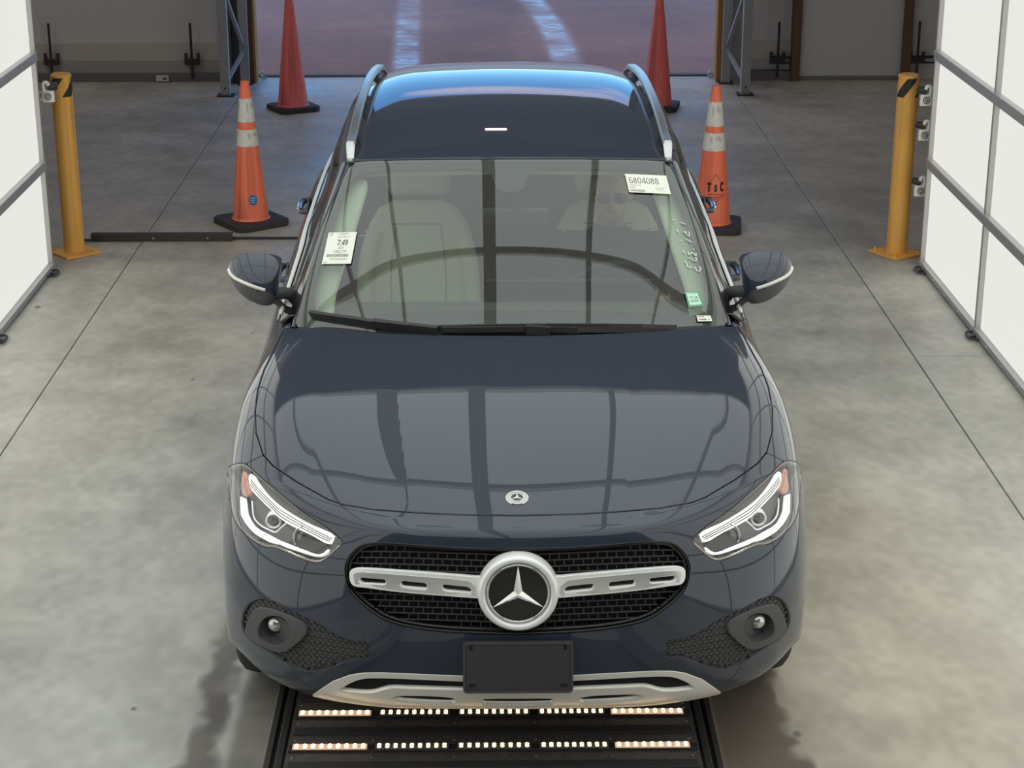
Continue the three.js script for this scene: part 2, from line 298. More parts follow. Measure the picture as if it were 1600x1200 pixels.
function makeSurface(rows, { fit = 3, mirrored = true, bend = null, su = 16, sv = 18 } = {}) {
  const R = rows.length, N = rows[0].length;
  let P = rows.map((r) => r.map((p) => p.slice()));
  const ext = (a, b) => [2 * a[0] - b[0], 2 * a[1] - b[1], 2 * a[2] - b[2]];
  const at = (i, j) => {
    if (i < 0) return ext(at(0, j), at(1, j));
    if (i >= R) return ext(at(R - 1, j), at(R - 2, j));
    if (j < 0) { if (mirrored) { const a = P[i][-j]; return [-a[0], a[1], a[2]]; } return ext(P[i][0], P[i][1]); }
    if (j >= N) return ext(P[i][N - 1], P[i][N - 2]);
    return P[i][j];
  };
  const B = (t) => { const s = 1 - t; return [s * s * s / 6, (3 * t * t * t - 6 * t * t + 4) / 6, (-3 * t * t * t + 3 * t * t + 3 * t + 1) / 6, t * t * t / 6]; };
  const raw = (u, v) => {
    const i = clamp(Math.floor(u), 0, R - 2), j = clamp(Math.floor(v), 0, N - 2), a = B(u - i), b = B(v - j), o = [0, 0, 0];
    for (let m = 0; m < 4; m++) for (let n = 0; n < 4; n++) { const p = at(i - 1 + m, j - 1 + n), w = a[m] * b[n]; o[0] += w * p[0]; o[1] += w * p[1]; o[2] += w * p[2]; }
    return o;
  };
  for (let k = 0; k < fit; k++) P = P.map((r, i) => r.map((p, j) => { const s = raw(i, j); return p.map((v, c) => v + (rows[i][j][c] - s[c]) * 0.9); }));
  const ev = (u, v) => { const p = raw(u, v); p[0] = -p[0]; return bend ? bend(p) : p; };   // left half: x <= 0
  const normalAt = (u, v) => {
    const e = 0.02, a = ev(u + e, v), b = ev(u - e, v), c = ev(u, v + e), d = ev(u, v - e);
    const n = V(a).sub(V(b)).cross(V(c).sub(V(d))).normalize(); return [n.x, n.y, n.z];
  };
  const nu = Math.round((R - 1) * su), nv = Math.round((N - 1) * sv), W = nv + 1;
  const pos = [], nor = [], pix = [], par = [];
  for (let i = 0; i <= nu; i++) for (let j = 0; j <= nv; j++) { const u = i / su, v = j / sv, p = ev(u, v); if (j === 0 && mirrored) p[0] = 0; pos.push(p); par.push([u, v]); pix.push(sight(p)); }
  for (let i = 0; i <= nu; i++) for (let j = 0; j <= nv; j++) {
    const q = (a, b) => pos[clamp(a, 0, nu) * W + clamp(b, 0, nv)];
    let c = q(i, j - 1); if (j === 0 && mirrored) { const m = q(i, 1); c = [-m[0], m[1], m[2]]; }
    const a = q(i + 1, j), b = q(i - 1, j), d = q(i, j + 1);
    const n = V(a).sub(V(b)).cross(V(d).sub(V(c))).normalize(); nor.push([n.x, n.y, n.z]);
  }
  // point of the surface seen at a pixel, moved out by off; right of the middle line the mirrored half is used
  const hit = (px, py, off = 0, side = -1) => {
    let best = 1e9, u = 0, v = 0;
    const mx = (p) => sight(side > 0 ? [-p[0], p[1], p[2]] : p);
    for (let k = 0; k < pos.length; k += 23) { const s = side > 0 ? mx(pos[k]) : pix[k], d = (s[0] - px) ** 2 + (s[1] - py) ** 2 + (nor[k][2] + nor[k][1] < 0 ? 1e6 : 0); if (d < best) { best = d;[u, v] = par[k]; } }
    for (let k = 0; k < 12; k++) {
      const s = mx(ev(u, v)), e = 0.01, a = mx(ev(u + e, v)), b = mx(ev(u, v + e));
      const ux = (a[0] - s[0]) / e, uy = (a[1] - s[1]) / e, vx = (b[0] - s[0]) / e, vy = (b[1] - s[1]) / e, det = ux * vy - uy * vx;
      if (Math.abs(det) < 1e-9) break;
      const dx = px - s[0], dy = py - s[1];
      u = clamp(u + clamp((dx * vy - dy * vx) / det, -0.5, 0.5), 0, R - 1); v = clamp(v + clamp((ux * dy - uy * dx) / det, -0.5, 0.5), mirrored ? -N + 1 : 0, N - 1);
    }
    const p = ev(u, v), n = normalAt(u, v), m = side > 0 ? -1 : 1;
    return { p: [m * (p[0] + n[0] * off), p[1] + n[1] * off, p[2] + n[2] * off], n: [m * n[0], n[1], n[2]], u, v };
  };
  return { ev, normalAt, hit, pos, nor, pix, par, W, nu, nv };
}
const sdf = (poly) => {   // signed distance to an outline in pixels, negative inside
  const n = poly.length; let x0 = 1e9, x1 = -1e9, y0 = 1e9, y1 = -1e9;
  for (const [x, y] of poly) { x0 = Math.min(x0, x); x1 = Math.max(x1, x); y0 = Math.min(y0, y); y1 = Math.max(y1, y); }
  return (x, y) => {
    if (x < x0 - 60 || x > x1 + 60 || y < y0 - 60 || y > y1 + 60) return 60;
    let d = 1e18, inside = false;
    for (let i = 0, j = n - 1; i < n; j = i++) {
      const [ax, ay] = poly[j], [bx, by] = poly[i], ex = bx - ax, ey = by - ay, t = clamp(((x - ax) * ex + (y - ay) * ey) / (ex * ex + ey * ey || 1));
      d = Math.min(d, (x - ax - ex * t) ** 2 + (y - ay - ey * t) ** 2);
      if ((ay > y) !== (by > y) && x < (bx - ax) * (y - ay) / (by - ay) + ax) inside = !inside;
    }
    return (inside ? -1 : 1) * Math.sqrt(d);
  };
};
const curve = (pts, n = 6, closed = true) => new THREE.CatmullRomCurve3(pts.map((p) => new THREE.Vector3(p[0], p[1], 0)), closed, 'centripetal').getPoints(pts.length * n).map((p) => [p.x, p.y]);
// Cuts the part of a surface where phi(pixel x, pixel y, point, u, v) < 0; its edge is folded in by hem.
function cut(S, phi, { off = 0, hem = 0.012, bevel = 0.0025, lift = null } = {}) {
  const val = S.pos.map((p, k) => phi(S.pix[k][0], S.pix[k][1], p, S.par[k][0], S.par[k][1]));
  const vp = [], vn = [], vt = [], map = new Map(), tri = [];
  const put = (p, n) => { const o = lift ? off + lift(p, n) : off; vp.push(p[0] + n[0] * o, p[1] + n[1] * o, p[2] + n[2] * o); vn.push(...n); vt.push(p[0], p[2]); return vp.length / 3 - 1; };
  const corner = (k) => { if (!map.has(k)) map.set(k, put(S.pos[k], S.nor[k])); return map.get(k); };
  const edge = (a, b) => {
    if (a > b) [a, b] = [b, a]; const key = a * 1e6 + b;
    if (!map.has(key)) { const t = clamp(val[a] / (val[a] - val[b]), 0.001, 0.999), p = [0, 1, 2].map((c) => mix(S.pos[a][c], S.pos[b][c], t)), n = V([0, 1, 2].map((c) => mix(S.nor[a][c], S.nor[b][c], t))).normalize(); map.set(key, put(p, [n.x, n.y, n.z])); }
    return map.get(key);
  };
  const one = (a, b, c) => {
    const r = [a, b, c], ins = r.filter((k) => val[k] < 0).length;
    if (!ins) return;
    const out = [];
    for (let i = 0; i < 3; i++) { const p = r[i], q = r[(i + 1) % 3]; if (val[p] < 0) out.push(corner(p)); if ((val[p] < 0) !== (val[q] < 0)) out.push(edge(p, q)); }
    for (let i = 1; i + 1 < out.length; i++) tri.push(out[0], out[i], out[i + 1]);
  };
  for (let i = 0; i < S.nu; i++) for (let j = 0; j < S.nv; j++) { const a = i * S.W + j, b = a + S.W; if (Math.min(val[a], val[b], val[a + 1], val[b + 1]) >= 0) continue; one(a, b, a + 1); one(b, b + 1, a + 1); }
  if (hem) {
    const seen = new Map();
    for (let i = 0; i < tri.length; i += 3) for (let e = 0; e < 3; e++) { const a = tri[i + e], b = tri[i + (e + 1) % 3], k = Math.min(a, b) * 1e6 + Math.max(a, b); seen.set(k, seen.has(k) ? null : [a, b]); }
    for (const ab of seen.values()) if (ab) {
      const [a, b] = ab, A = V(vp.slice(a * 3, a * 3 + 3)), Bq = V(vp.slice(b * 3, b * 3 + 3));
      if (Math.abs(A.x) < 1e-5 && Math.abs(Bq.x) < 1e-5) continue;
      const na = V(vn.slice(a * 3, a * 3 + 3)), nb = V(vn.slice(b * 3, b * 3 + 3)), dir = Bq.clone().sub(A).normalize(), o = dir.clone().cross(na).normalize();
      const base = vp.length / 3, add = (p, n) => { vp.push(p.x, p.y, p.z); vn.push(n.x, n.y, n.z); vt.push(p.x, p.z); };
      const ra = na.clone().add(o).normalize(), rb = nb.clone().add(o).normalize();
      add(A, na); add(Bq, nb);
      add(A.clone().addScaledVector(na, -bevel * 0.6).addScaledVector(o, bevel * 0.4), ra); add(Bq.clone().addScaledVector(nb, -bevel * 0.6).addScaledVector(o, bevel * 0.4), rb);
      add(A.clone().addScaledVector(na, -hem).addScaledVector(o, bevel * 0.4), o); add(Bq.clone().addScaledVector(nb, -hem).addScaledVector(o, bevel * 0.4), o);
      tri.push(base, base + 2, base + 1, base + 1, base + 2, base + 3, base + 2, base + 4, base + 3, base + 3, base + 4, base + 5);
    }
  }
  const g = new THREE.BufferGeometry();
  g.setAttribute('position', new THREE.Float32BufferAttribute(vp, 3)); g.setAttribute('normal', new THREE.Float32BufferAttribute(vn, 3)); g.setAttribute('uv', new THREE.Float32BufferAttribute(vt, 2));
  g.setIndex(tri); return g;
}
function rayMesh(g, px, py, off = 0) {   // nearest point of a mesh on the line of sight through a pixel
  const r = new THREE.Ray(V(EYE), V(rayTo(px, py)).normalize()), P = g.attributes.position, a = new THREE.Vector3(), b = new THREE.Vector3(), c = new THREE.Vector3(), h = new THREE.Vector3();
  let best = 1e9, out = null;
  for (let i = 0; i < P.count; i += 3) { a.fromBufferAttribute(P, i); b.fromBufferAttribute(P, i + 1); c.fromBufferAttribute(P, i + 2); if (r.intersectTriangle(a, b, c, false, h)) { const d = h.distanceTo(r.origin); if (d < best) { best = d; const n = b.clone().sub(a).cross(c.clone().sub(a)).normalize(); if (n.dot(r.direction) > 0) n.negate(); out = [h.x + n.x * off, h.y + n.y * off, h.z + n.z * off]; } } }
  return out;
}
const max = Math.max, min = Math.min;
// ------------------------------------------------------------------ the car's surfaces
const FRONT = makeSurface([
[[0,.285,-.085],[.17,.285,-.09],[.34,.282,-.10],[.48,.278,-.135],[.60,.275,-.185],[.70,.282,-.245],[.78,.298,-.315],[.833,.312,-.385],[.868,.316,-.435],[.883,.315,-.47],[.888,.311,-.497]],
[[0,.325,-.045],[.17,.325,-.05],[.34,.323,-.062],[.48,.323,-.095],[.605,.322,-.15],[.71,.33,-.22],[.785,.345,-.295],[.838,.36,-.365],[.870,.365,-.42],[.884,.363,-.46],[.890,.36,-.495]],
[[0,.415,-.012],[.17,.415,-.016],[.34,.415,-.03],[.49,.417,-.068],[.62,.42,-.13],[.72,.43,-.205],[.79,.44,-.28],[.842,.445,-.355],[.874,.445,-.42],[.888,.44,-.465],[.894,.43,-.505]],
[[0,.50,-.004],[.17,.50,-.008],[.34,.50,-.022],[.495,.50,-.06],[.63,.50,-.122],[.73,.505,-.20],[.80,.51,-.28],[.847,.51,-.355],[.877,.51,-.425],[.891,.505,-.48],[.897,.495,-.527]],
[[0,.585,-.004],[.17,.585,-.009],[.34,.585,-.025],[.50,.585,-.066],[.64,.585,-.135],[.74,.585,-.215],[.808,.585,-.30],[.852,.585,-.375],[.879,.58,-.445],[.894,.565,-.505],[.900,.545,-.549]],
[[0,.70,-.006],[.17,.70,-.013],[.34,.70,-.034],[.505,.70,-.085],[.65,.695,-.165],[.752,.69,-.255],[.818,.685,-.345],[.857,.675,-.425],[.881,.66,-.495],[.897,.635,-.55],[.904,.60,-.593]],
[[0,.80,-.023],[.17,.80,-.031],[.34,.797,-.057],[.51,.785,-.118],[.655,.775,-.212],[.758,.765,-.31],[.823,.755,-.405],[.861,.74,-.49],[.885,.72,-.575],[.900,.685,-.635],[.908,.645,-.639]],
[[0,.851,-.034],[.17,.851,-.042],[.34,.848,-.069],[.515,.838,-.165],[.66,.83,-.275],[.762,.82,-.38],[.827,.805,-.475],[.866,.785,-.56],[.890,.755,-.645],[.905,.715,-.70],[.912,.678,-.69]],
[[0,.8645,-.062],[.17,.8645,-.068],[.34,.8625,-.098],[.513,.858,-.192],[.658,.855,-.31],[.76,.846,-.42],[.827,.83,-.515],[.867,.808,-.60],[.891,.774,-.685],[.906,.731,-.733],[.9135,.693,-.722]],
[[0,.876,-.11],[.17,.876,-.115],[.34,.875,-.145],[.51,.876,-.235],[.655,.875,-.355],[.757,.868,-.465],[.828,.852,-.56],[.868,.828,-.645],[.893,.792,-.725],[.907,.748,-.765],[.914,.707,-.755]],
[[0,.908,-.24],[.17,.909,-.245],[.34,.909,-.27],[.505,.91,-.345],[.65,.912,-.455],[.75,.907,-.56],[.824,.889,-.655],[.868,.861,-.735],[.895,.818,-.80],[.909,.768,-.83],[.916,.727,-.83]],
[[0,.955,-.45],[.17,.956,-.453],[.34,.956,-.47],[.50,.955,-.52],[.64,.954,-.60],[.74,.948,-.68],[.817,.927,-.76],[.866,.892,-.83],[.895,.842,-.885],[.910,.785,-.91],[.916,.73,-.91]],
[[0,1.005,-.72],[.17,1.006,-.722],[.34,1.006,-.73],[.49,1.003,-.755],[.63,.998,-.80],[.73,.988,-.85],[.812,.964,-.91],[.865,.921,-.97],[.894,.862,-1.01],[.909,.79,-1.03],[.916,.705,-1.015]],
[[0,1.045,-.98],[.17,1.046,-.981],[.34,1.044,-.985],[.485,1.039,-1.0],[.62,1.03,-1.03],[.72,1.016,-1.065],[.803,.988,-1.11],[.860,.935,-1.15],[.890,.867,-1.18],[.906,.78,-1.19],[.909,.645,-1.12]],
[[0,1.076,-1.22],[.17,1.076,-1.22],[.34,1.073,-1.225],[.48,1.066,-1.235],[.61,1.054,-1.26],[.71,1.036,-1.29],[.794,1.003,-1.32],[.850,.945,-1.35],[.884,.86,-1.37],[.898,.76,-1.37],[.904,.54,-1.21]],
[[0,1.10,-1.45],[.17,1.10,-1.45],[.34,1.096,-1.45],[.475,1.088,-1.455],[.60,1.074,-1.47],[.70,1.052,-1.49],[.780,1.014,-1.51],[.838,.948,-1.53],[.877,.85,-1.54],[.894,.72,-1.52],[.899,.42,-1.258]],
[[0,1.12,-1.68],[.17,1.12,-1.68],[.34,1.116,-1.68],[.47,1.108,-1.68],[.59,1.092,-1.69],[.69,1.065,-1.70],[.77,1.02,-1.70],[.83,.95,-1.71],[.872,.85,-1.70],[.892,.65,-1.60],[.897,.31,-1.263]],
], { bend: (p) => {   // the bonnet's two creases
  const x = -p[0], z = p[2];
  if (p[1] > 0.87 && z < -0.1 && x < 0.75) {
    const xc = 0.305 + 0.055 * smooth(-0.15, -0.9, z), d = x - xc, f = smooth(-0.08, -0.2, z) * smooth(-1.25, -0.7, z) * smooth(0.75, 0.6, x);
    if (d > 0) p[1] -= 0.0046 * f * (1 - Math.exp(-d / 0.06));
    const x2 = 0.735 - 0.26 * smooth(-0.75, -0.15, z), d2 = x - x2;
    if (d2 > -0.1) p[1] -= 0.0012 * f * smooth(-0.1, 0.05, d2);
  }
  return p;
} });
const CANOPY = makeSurface([
[[0,1.0,-1.0],[.22,1.0,-1.01],[.42,.982,-1.05],[.585,.938,-1.125],[.74,.885,-1.185],[.77,.875,-1.22],[.79,.87,-1.24],[.805,.865,-1.25],[.827,.85,-1.26]],
[[0,1.076,-1.2],[.21,1.074,-1.208],[.41,1.067,-1.238],[.575,1.050,-1.303],[.725,1.030,-1.380],[.753,1.023,-1.415],[.775,1.02,-1.45],[.795,1.01,-1.47],[.822,.99,-1.48]],
[[0,1.285,-1.60],[.2,1.283,-1.606],[.385,1.276,-1.626],[.53,1.265,-1.658],[.665,1.246,-1.708],[.702,1.227,-1.757],[.735,1.17,-1.83],[.765,1.10,-1.86],[.822,1.03,-1.88]],
[[0,1.440,-1.925],[.19,1.438,-1.931],[.365,1.433,-1.945],[.49,1.426,-1.965],[.602,1.411,-2.003],[.646,1.389,-2.055],[.69,1.30,-2.14],[.737,1.18,-2.17],[.824,1.038,-2.19]],
[[0,1.478,-2.01],[.19,1.476,-2.015],[.36,1.471,-2.03],[.48,1.465,-2.047],[.587,1.452,-2.078],[.634,1.426,-2.13],[.68,1.33,-2.22],[.73,1.20,-2.25],[.825,1.04,-2.27]],
[[0,1.495,-2.085],[.19,1.493,-2.09],[.36,1.487,-2.10],[.48,1.479,-2.12],[.588,1.461,-2.155],[.637,1.43,-2.20],[.684,1.336,-2.27],[.732,1.204,-2.295],[.826,1.041,-2.31]],
[[0,1.517,-2.25],[.19,1.513,-2.25],[.36,1.506,-2.26],[.48,1.495,-2.275],[.587,1.473,-2.305],[.641,1.438,-2.335],[.691,1.348,-2.37],[.735,1.213,-2.39],[.828,1.043,-2.40]],
[[0,1.55,-2.55],[.19,1.547,-2.55],[.36,1.539,-2.55],[.48,1.527,-2.55],[.585,1.502,-2.55],[.645,1.462,-2.56],[.70,1.365,-2.57],[.74,1.225,-2.57],[.83,1.045,-2.57]],
[[0,1.572,-3],[.19,1.569,-3],[.36,1.561,-3],[.48,1.549,-3],[.58,1.523,-3],[.645,1.48,-3],[.70,1.375,-3],[.74,1.23,-3],[.832,1.05,-3]],
[[0,1.563,-3.4],[.19,1.56,-3.4],[.36,1.552,-3.4],[.475,1.54,-3.4],[.57,1.513,-3.4],[.635,1.468,-3.4],[.69,1.365,-3.4],[.735,1.23,-3.4],[.83,1.06,-3.4]],
[[0,1.53,-3.75],[.18,1.527,-3.75],[.35,1.519,-3.75],[.46,1.506,-3.75],[.55,1.478,-3.75],[.61,1.435,-3.74],[.67,1.34,-3.73],[.725,1.225,-3.72],[.82,1.075,-3.72]],
[[0,1.485,-3.98],[.18,1.482,-3.98],[.34,1.475,-3.97],[.45,1.463,-3.96],[.53,1.435,-3.95],[.585,1.395,-3.94],[.645,1.315,-3.93],[.71,1.215,-3.92],[.80,1.08,-3.92]],
[[0,1.36,-4.12],[.18,1.358,-4.115],[.34,1.352,-4.10],[.45,1.343,-4.08],[.54,1.325,-4.05],[.60,1.30,-4.03],[.66,1.25,-4.01],[.715,1.18,-4.0],[.78,1.085,-4.0]],
[[0,1.10,-4.30],[.18,1.10,-4.295],[.34,1.10,-4.28],[.45,1.10,-4.25],[.56,1.10,-4.21],[.64,1.095,-4.17],[.70,1.09,-4.13],[.74,1.085,-4.10],[.765,1.08,-4.06]],
], { su: 13, sv: 14 });
const SIDE = makeSurface([
[-1.25,0],[-1.6,0],[-2.0,0],[-2.5,.002],[-3.0,.004],[-3.35,.008],[-3.65,.006],[-3.9,-.02],[-4.12,-.09],[-4.26,-.22],[-4.33,-.40],[-4.36,-.62],[-4.365,-.80]].map(([z, dx], i) => {
  const k = i > 7 ? 0.10 : 0, top = [.99, .995, 1.02, 1.035, 1.045, 1.055, 1.075, 1.08, 1.085, 1.09, 1.10, 1.10, 1.10][i];
  return [[.80, top, 0], [.845, top - .045, 0], [.880, top - .115, 0], [.896, .80, 0], [.898, .64, 0], [.890, .48, 0], [.876, .34, 0], [.845, .25, 0]].map(([x, y]) => [Math.max(0, x + dx), y, z]);
}), { mirrored: false, su: 10, sv: 8 });

// ------------------------------------------------------------------ outlines of the nose, left half
const O = {
  hood: [[446,512],[436,530],[424,556],[413,577],[403,608],[398.5,640],[399.5,675],[410.4,709.5],[426,727],[463.6,752.6],[512.5,780],[535.5,788],[584,796],[642,800.5],[714,804],[812,805.5],[860,805.5],[860,523],[820,523.5],[750,523.5],[682,522.5],[588,519],[520,514.5],[478,511]],
  headlight: curve([[357,731],[366,725.5],[381.7,724.5],[406.7,745],[433,766.7],[473,800],[520,831.7],[534.5,848],[531,853.5],[513,870],[500,878.5],[488,879],[466.7,871.7],[440,860],[426.7,855],[413,854.5],[395,845],[378,830],[366.5,812],[360,786.7],[357,752]], 5),
  grille: curve([[577.6,849.3],[563.4,853],[550.7,862.8],[542,875.4],[538.8,888],[541.2,908.7],[547.5,924.5],[560.2,938.8],[579.2,954.6],[595,965],[614,973],[642.5,980],[674,984.7],[720,988.5],[812,991.3],[905,988.5],[1010,965],[1070,915],[1070,870],[1040,849.3],[972,851],[905,856.7],[812,858.5],[720,857],[642,852]], 5),
  intake: curve([[404.8,935],[391,940],[380,954],[376.4,973.5],[382,991],[392.5,1003],[424,1022.5],[448.5,1038],[469.5,1048],[485,1050],[508,1047],[535,1036.5],[556,1031.5],[577,1030],[576,1018],[577,1005],[550,1000.5],[526,991.5],[500,975],[452,952.5],[427.5,940]], 5),
  bezel: curve([[400.4,951.6],[415,951],[438,957.8],[473,975],[479,984],[477,991],[460.8,1006.8],[448.5,1015.5],[436,1017.5],[418.8,1012],[397.8,1001.5],[387,991],[385.9,980.5],[392.5,963]], 5),
  skid: [[489,1086],[505,1075],[520,1065],[547,1055],[568,1051.6],[595,1051.2],[725,1056.6],[812,1058.5],[900,1056.6],[900,1130],[640,1130],[560,1112],[500,1096]],
  skidUpper: curve([[531,1077.5],[540,1070.5],[556,1063],[570,1059.6],[592,1058.8],[725,1064],[812,1066],[905,1064],[905,1079],[812,1081],[725,1079],[640,1076.5],[608,1076],[596,1079],[580,1083],[550,1081.8]], 4),
  slot: curve([[611,1089.5],[616,1087],[624,1086.2],[709,1090],[713.5,1093.5],[711,1099.5],[705,1100.5],[640,1097.4],[619,1094]], 4),
  slotMid: curve([[751,1096],[754,1091.5],[762,1090.8],[850,1090.8],[858,1091.5],[861,1096],[858,1101.5],[850,1102.4],[762,1102.4],[754,1101.5]], 4),
  plate: [[727,1010],[730,1006],[735,1004.8],[812,1006],[887,1005.2],[892,1006],[895,1010],[895,1076],[892,1080],[887,1081.5],[812,1081],[735,1079],[729,1078],[727,1073]],
};
const D = Object.fromEntries(Object.entries(O).map(([k, p]) => [k, sdf(p)]));

// ------------------------------------------------------------------ the car
const car = thing('car', 'dark blue compact SUV parked nose to the camera with its daytime lights on', 'car');
const HL = (x, y, p) => max(D.headlight(x, y), (0.62 - p[1]) * 400, (-0.72 - p[2]) * 400);
const GAP = 1.5;   // half a panel gap, in pixels of the measured outlines (about 3 mm)
// bonnet
obj('hood', both(cut(FRONT, (x, y, p, u) => max(D.hood(x, y) + GAP, 8.2 - u))), PAINT, car);
// front fenders: the surface outside the bonnet, behind the lamp, down to the wheel arch
const isFender = (x, y, p) => {   // negative on the fender: behind the line bonnet gap - lamp top - arch
  const a = [420, 707], b = [377, 727.5], lineD = ((x - a[0]) * (b[1] - a[1]) - (y - a[1]) * (b[0] - a[0])) / Math.hypot(b[0] - a[0], b[1] - a[1]);   // positive below the line
  return p[0] < -0.86 ? (p[2] + 0.548) * 400 : lineD;
};
const fender = cut(FRONT, (x, y, p, u) => max(-D.hood(x, y) + GAP, -HL(x, y, p) + GAP, isFender(x, y, p) + 1, (-1.462 - p[2]) * 400, (p[0] + (p[2] < -1.12 ? mix(0.66, 0.765, smooth(-1.12, -1.25, p[2])) : 0.66)) * 400));
kid('front_fender', fender, PAINT, car); kid('front_fender', mirror(fender), PAINT, car);
// bumper
const bumper = obj('front_bumper', both(cut(FRONT, (x, y, p, u) => max(-D.hood(x, y) + GAP, -HL(x, y, p) + GAP, -isFender(x, y, p) + 1, -D.grille(x, y), -D.intake(x, y), -D.skid(x, y) + 0.6, u - 10.6))), PAINT, car);
// dark structure behind the gaps
obj('inner_structure', both(cut(FRONT, (x, y, p, u) => max(-HL(x, y, p) - 2, -D.grille(x, y) - 2, -D.intake(x, y) - 2, (p[0] < -0.86 ? 1 : -1), u - 14.1), { off: -0.014, hem: 0 })), M.voidBlack, car);
obj('cowl', both(cut(FRONT, (x, y, p, u) => max((p[2] + 1.08) * 400, (-1.40 - p[2]) * 400, (-0.72 - p[0]) * 400), { off: -0.012, hem: 0.02 })), M.black, car);
// round badge at the bonnet's tip
function starShape(r, depth, k = 0.14) {   // three-pointed star with ridged arms
  const pos = [], add = (a, b, c) => pos.push(...a, ...b, ...c);
  const apex = [0, 0, depth];
  for (let i = 0; i < 3; i++) {
    const a = Math.PI / 2 + i * 2 * Math.PI / 3, t = [Math.cos(a) * r, Math.sin(a) * r, depth * 0.25], l = [Math.cos(a + Math.PI / 3) * r * k, Math.sin(a + Math.PI / 3) * r * k, 0], q = [Math.cos(a - Math.PI / 3) * r * k, Math.sin(a - Math.PI / 3) * r * k, 0];
    add(apex, t, l); add(apex, q, t);
    const b0 = [l[0], l[1], -depth * 0.6], b1 = [t[0], t[1], -depth * 0.6], b2 = [q[0], q[1], -depth * 0.6]; add(t, b1, l); add(l, b1, b0); add(q, b2, t); add(t, b2, b1);
  }
  const g = new THREE.BufferGeometry(); g.setAttribute('position', new THREE.Float32BufferAttribute(pos, 3)); g.setAttribute('uv', new THREE.Float32BufferAttribute(new Float32Array(pos.length / 3 * 2), 2)); g.computeVertexNormals(); return g;
}
const ring = (prof, n = 64) => new THREE.LatheGeometry(prof.map(([r, z]) => new THREE.Vector2(r, z)), n).rotateX(Math.PI / 2);   // profile (radius, height along +z)
{
  const h = FRONT.hit(811, 778), q = new THREE.Quaternion().setFromUnitVectors(new THREE.Vector3(0, 0, 1), V(h.n).setX(0).normalize()), P = V(h.p).setX(0);
  const place = (g) => g.applyQuaternion(q).translate(P.x, P.y, P.z);
  const c = document.createElement('canvas'); c.width = c.height = 256; const g2 = c.getContext('2d');
  g2.fillStyle = '#c9c9c2'; g2.fillRect(0, 0, 256, 256); g2.fillStyle = '#4c4c46'; g2.beginPath(); g2.arc(128, 128, 74, 0, 7); g2.fill();
  g2.font = 'bold 26px sans-serif'; g2.textAlign = 'center'; g2.fillStyle = '#55554f';
  const arcText = (s, mid, rad, flip) => { const step = 0.205; [...s].forEach((ch, i) => { const a = mid + (i - (s.length - 1) / 2) * step * (flip ? -1 : 1); g2.save(); g2.translate(128 + Math.sin(a) * rad, 128 - Math.cos(a) * rad); g2.rotate(flip ? a + Math.PI : a); g2.fillText(ch, 0, 9); g2.restore(); }); };
  arcText('MERCEDES', 0, 98, false); arcText('BENZ', Math.PI, 98, true);
  const face = new THREE.CanvasTexture(c); face.colorSpace = THREE.SRGBColorSpace; face.magFilter = THREE.LinearFilter;
  const badge = obj('hood_badge', place(ring([[0, 0.002], [0.030, 0.002], [0.0305, 0.003], [0.0325, 0.0028], [0.033, 0]], 48)), M.chrome, car);
  obj('badge_face', place(new THREE.CircleGeometry(0.0302, 48).translate(0, 0, 0.0028)), std({ map: face, roughness: 0.35, metalness: 0.2 }), badge);
  obj('badge_star', place(merge([starShape(0.0185, 0.002, 0.2).translate(0, 0, 0.003), ring([[0.0178, 0.0028], [0.0182, 0.0036], [0.0192, 0.0036], [0.0196, 0.0028]], 40)])), M.satin, badge);
}
